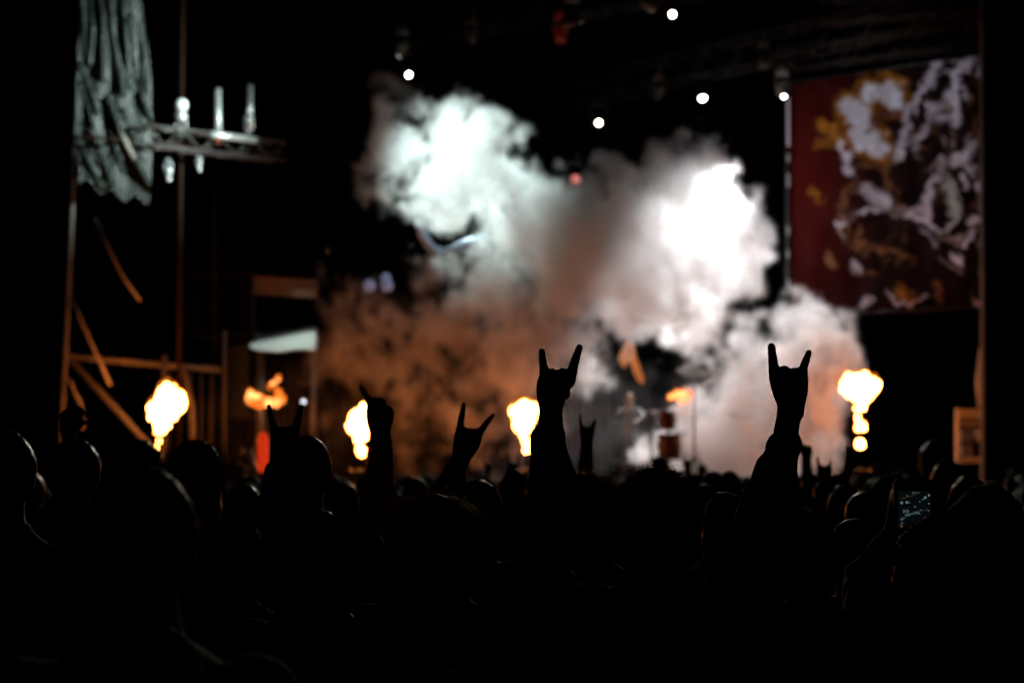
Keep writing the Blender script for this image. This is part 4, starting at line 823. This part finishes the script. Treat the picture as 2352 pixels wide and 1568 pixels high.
def phone():
    D = 5.93; org = P(2100, 1230, D); t = thing("phone", "dark phone with a lit screen showing the stage and a recording time", "phone", org)
    def pp(u, v, y=0): return P(u, v, D) - org + Vector((0, y, 0))
    a, c = pp(2054, 1228), pp(2147, 1100); cx, cz = (a.x + c.x) / 2, (a.z + c.z) / 2; W_, H_ = c.x - a.x, c.z - a.z; r = .012; n = 6; o_ = []
    for qx, qz, st0 in ((1, 1, 0), (-1, 1, 90), (-1, -1, 180), (1, -1, 270)):
        for i in range(n + 1): an = math.radians(st0 + 90 * i / n); o_.append((cx + qx * (W_ / 2 - r) + r * math.cos(an), cz + qz * (H_ / 2 - r) + r * math.sin(an)))
    N = len(o_); b = MB(); b.add([(x, y, z) for y in (0.002, .009) for x, z in o_], [tuple(range(N)), tuple(range(2 * N - 1, N - 1, -1))] + [(i, i + N, (i + 1) % N + N, (i + 1) % N) for i in range(N)])
    b.build("case", mat("phone_case", (.015, .015, .016), .3), t)
    lay = [0]
    def patch(nm, pts, m, par):
        lay[0] += 1; y = -.0006 * lay[0] + .0015; p = [pp(u, v, y) for u, v in pts]; e = [q + Vector((0, .0005, 0)) for q in p]; k = len(p)
        f = [tuple(range(k)), tuple(range(2 * k - 1, k - 1, -1))] + [(i, i + k, (i + 1) % k + k, (i + 1) % k) for i in range(k)]
        return MB().add(p + e, f).build(nm, m, par)
    scr = patch("screen", [(2063, 1214), (2137, 1214), (2137, 1127), (2063, 1127)], mat("screen_dark", (.01, .01, .012), .2, 0, 0, emit=(.35, .55, .75), strength=.005), t)
    glow = mat("screen_glow", (.1, .1, .1), .3, 0, 0, emit=(.42, .78, .72), strength=.24); soft = mat("screen_soft", (.1, .1, .1), .3, 0, 0, emit=(.35, .62, .58), strength=.11); warm = mat("screen_warm", (.1, .1, .1), .3, 0, 0, emit=(.8, .45, .12), strength=.09); tim = mat("screen_time", (.1, .1, .1), .3, 0, 0, emit=(.5, .75, .75), strength=.16)
    def dot(u, v, r, m): patch("screen_light", [(u + r * math.cos(k * .785), v - r * math.sin(k * .785)) for k in range(8)], m, scr)
    for u, v, r, m in ((2071, 1154, 3.6, soft), (2083, 1153, 3.6, soft), (2125, 1142, 3.8, soft), (2133.5, 1137, 3.2, soft), (2071, 1154, 2.4, glow), (2083, 1153, 2.4, glow), (2125, 1142, 2.4, glow), (2133.5, 1137, 1.8, glow), (2083, 1137.5, 1.4, glow), (2119, 1146, 1.4, glow), (2112, 1151, 1.2, glow), (2133, 1156, 1.6, glow), (2101, 1163, 1.5, glow), (2088, 1154, 1.1, glow), (2099, 1175, 1.3, soft), (2127, 1169, 1.1, soft), (2114, 1171, 1.2, glow), (2111, 1171.6, 1., soft), (2121, 1172, 1., soft), (2131, 1172, 2.2, warm)): dot(u, v, r, m)
    for pts, m in (([(2073, 1178), (2077, 1176), (2085, 1169), (2080, 1169), (2077, 1172), (2074, 1168), (2072, 1173)], soft), ([(2079, 1177), (2086, 1177), (2087, 1172), (2084, 1171)], soft), ([(2076, 1184), (2084, 1185), (2092, 1181), (2102, 1179), (2113, 1180.5), (2108, 1174), (2104, 1173), (2100, 1176), (2090, 1178), (2077, 1180)], soft),
        ([(2064, 1193), (2070, 1194.5), (2079, 1187), (2070, 1188)], soft), ([(2067, 1202), (2070, 1204), (2073, 1197), (2068, 1199)], soft), ([(2064, 1206), (2069, 1212), (2073, 1206), (2069, 1204.5)], warm), ([(2068, 1145.4), (2100, 1135.4), (2100, 1134.8), (2068, 1144.4)], warm)): patch("screen_patch", pts, m, scr)
    # recording time 00:01:13 as stroked digits
    SEG = {"0": [((0, 0), (1, 0)), ((1, 0), (1, 2)), ((1, 2), (0, 2)), ((0, 2), (0, 0))], "1": [((.5, 0), (.5, 2)), ((.1, 1.5), (.5, 2))], "3": [((0, 2), (1, 2)), ((1, 2), (1, 0)), ((1, 0), (0, 0)), ((.2, 1), (1, 1))], ":": [((.3, .5), (.3, .7)), ((.3, 1.4), (.3, 1.6))]}
    u = 2092.0; y = -.024 + .0015
    for ch in "00:01:13":
        b = MB()
        for (x0, z0), (x1, z1) in SEG[ch]: b.path([pp(u + x0 * 1.3, 1133 - z0 * 1.9, y), pp(u + x1 * 1.3, 1133 - z1 * 1.9, y)], M(.22, D), 4)
        b.build("digit", tim, scr); u += 1.4 if ch == ":" else 2.2
phone()
# pale thin bands low in the dark
wb = thing("wristband", "thin pale band glinting in the dark below the orange lit hair", "wristband", P(1145, 1326, 5.2)); bo = wb.location
bar(wb, bo, [(1118, 1326, 5.2), (1128, 1323, 5.19), (1140, 1322, 5.18), (1152, 1324, 5.19), (1164, 1330, 5.2), (1172, 1338, 5.24)], M(1.6, 5.2), "band", m_pale, 6)
bar(wb, bo, [(1141, 1322, 5.18), (1136, 1327, 5.18), (1135, 1332, 5.18)], M(1.2, 5.2), "loose_end", m_pale, 6)
wr = person("short concertgoer hidden low in the dark wearing a pale wristband", 1175, 1284, 5.35, "cap", "fair", "jacket", "olive", wide=.95)

# musician with a V shaped guitar
mus = thing("person", "guitarist in dark clothes holding up an orange V shaped guitar in the smoke", "person", P(1447, 1075, 46.6)); mus.location.z = ZD
b = MB(); head_solids(b, 1, (0, 0, 0)); trunk_solids(b, 1, (0, 0, 0)); leg_solids(b, 1, (0, 0, 0))
for q in (-1, 1):
    b.cap((q * .185, 0, 1.40), (q * .26, .14, 1.28), .056, .042); b.cap((q * .26, .14, 1.28), (q * .1, .3, 1.42 if q > 0 else 1.2), .042, .028); b.ell((q * .08, .32, 1.43 if q > 0 else 1.2), (.04, .035, .04))
me = remeshed(b, .012, 3, name="body"); me.materials.append(m_skin); link("body", me, None, mus); L_, S__ = std_legs(); link("trousers", L_, None, mus)
for q in (-1, 1): o = link("shoe", S__, None, mus); o.location.x = q * .118
b = MB(); trunk_solids(b, 1, (0, 0, 0), 1, .016)
for q in (-1, 1):
    b.cap((q * .185, 0, 1.40), (q * .26, .14, 1.28), .075, .062); b.cap((q * .26, .14, 1.28), (q * .12, .27, 1.39 if q > 0 else 1.2), .06, .045)
me = remeshed(b, .014, 3, .012, .08, name="vest"); me.materials.append(CLOTH["leather"]); link("vest", me, None, mus)
me = hair_shell("long", 0).copy(); me.materials.clear(); me.materials.append(HAIRM["brown"]); link("hair", me, None, mus)
mus.rotation_euler = (0, 0, math.pi)
gt = thing("guitar", "orange V shaped electric guitar held upright on the stage", "guitar", P(1446, 838, 46.1)); go_ = gt.location
m_gtr = mat("guitar_orange_lit", (.55, .22, .05), .35)  # orange light on the guitar is put into this base colour
def gp(u, v, y=0): return P(u, v, 46.1 + y) - go_
V_ = [(1440, 778), (1452, 778), (1462, 820), (1480, 868), (1476, 884), (1462, 872), (1446, 830), (1432, 846), (1424, 832), (1420, 822)]
k = len(V_); MB().add([gp(*p) for p in V_] + [gp(*p, .05) for p in V_], [(0, 1, 2, 6, 9), (2, 3, 4, 5, 6), (6, 7, 8, 9), (k + 9, k + 6, k + 2, k + 1, k), (k + 6, k + 5, k + 4, k + 3, k + 2), (k + 9, k + 8, k + 7, k + 6)] + [(i, i + k, (i + 1) % k + k, (i + 1) % k) for i in range(k)]).build("body", m_gtr, gt)
MB().box((gp(1446, 790) + gp(1446, 690)) / 2, (.055, .03, .8)).build("neck", m_black, gt)
MB().add([gp(*p) for p in ((1440, 692), (1452, 692), (1456, 664), (1446, 652), (1436, 664))] + [gp(*p, .02) for p in ((1440, 692), (1452, 692), (1456, 664), (1446, 652), (1436, 664))], [(0, 1, 2, 3, 4), (9, 8, 7, 6, 5)] + [(i, i + 5, (i + 1) % 5 + 5, (i + 1) % 5) for i in range(5)]).build("headstock", m_black, gt)
for v in (800, 812): MB().box(gp(1446, v, -.008), (.07, .016, .03)).build("pickup", m_black, gt)

# people one cannot tell from their neighbours, then the far crowd as a mass
rnd = random.Random(8)
FILL = [(60, 1075, 10.5), (250, 1062, 12), (560, 1110, 9.5), (790, 1108, 11), (905, 1120, 10), (955, 1098, 13.5), (1040, 1096, 14), (1240, 1088, 12), (1430, 1104, 11), (1468, 1082, 15), (1620, 1112, 10), (1664, 1128, 8.6), (1940, 1112, 10.5), (1985, 1128, 8.8), (2040, 1086, 12.5), (2085, 1100, 10.2), (2225, 1090, 10), (540, 1180, 6.6), (1960, 1190, 6.6), (2010, 1098, 14.5), (1720, 1120, 9.6), (845, 1092, 14)]
for i, (u, v, D) in enumerate(FILL):
    person("dark dressed concertgoer standing with lowered arms in the middle of the crowd", u, v, D, ("short", "long", "short", "cropped", "curly")[i % 5], ("brown", "black", "fair", "brown")[i % 4], ("jacket", "t_shirt", "hoodie")[i % 3], ("black", "denim", "olive", "grey", "black")[i % 5], (1, .95, 1.05)[i % 3] if False else 1., i % 2, rnd.uniform(-.3, .3), group="concertgoers in the middle of the crowd")
cr = MB(); D = 14.5
while D < 37.5:
    hw = D * .225; x = -hw + rnd.uniform(0, .4)
    while x < hw:
        z = rnd.uniform(1.40, 1.66); y = D + rnd.uniform(-.25, .25); s = z / 1.75
        u_ = 1176 + x / y * FPX
        R = [((x, y, zz * s), rx * s, ry * s) for zz, rx, ry in ((0, .12, .1), (.5, .15, .11), (.95, .17, .12), (1.2, .18, .12), (1.37, .215, .11), (1.43, .15, .09), (1.48, .06, .06), (1.54, .055, .055))]
        cr.loft(R, 9); cr.ell((x, y, 1.64 * s), (.088 * s, .1 * s, .115 * s), 9, 7)
        for q in (-1, 1): cr.cap((x + q * .2 * s, y, 1.37 * s), (x + q * .24 * s, y + .1, 1.1 * s), .05, .04, 6)
        if rnd.random() < .10 and not (1530 < u_ < 1760):
            q = rnd.choice((-1, 1)); e = Vector((x + q * .26, y + .05, 1.5 * s)); h = e + Vector((rnd.uniform(-.08, .08), .03, .24)); cr.cap((x + q * .19, y, 1.38 * s), e, .05, .042, 6); cr.cap(e, h, .04, .028, 6); cr.ell(h + Vector((0, 0, .06)), (.042, .025, .055), 8, 6)
            for f in (-.03, .03): cr.cap(h + Vector((f, 0, .08)), h + Vector((f * 1.5, 0, .17)), .011, .009, 5)
        x += rnd.uniform(.5, .8)
    D += rnd.uniform(.75, 1.0)
o = cr.build("crowd", mat("crowd_cloth", (.10, .09, .09), .75, 0, .95, 2.6), None, True); kind(o, "stuff"); o["label"] = "far mass of the audience packed up to the stage"
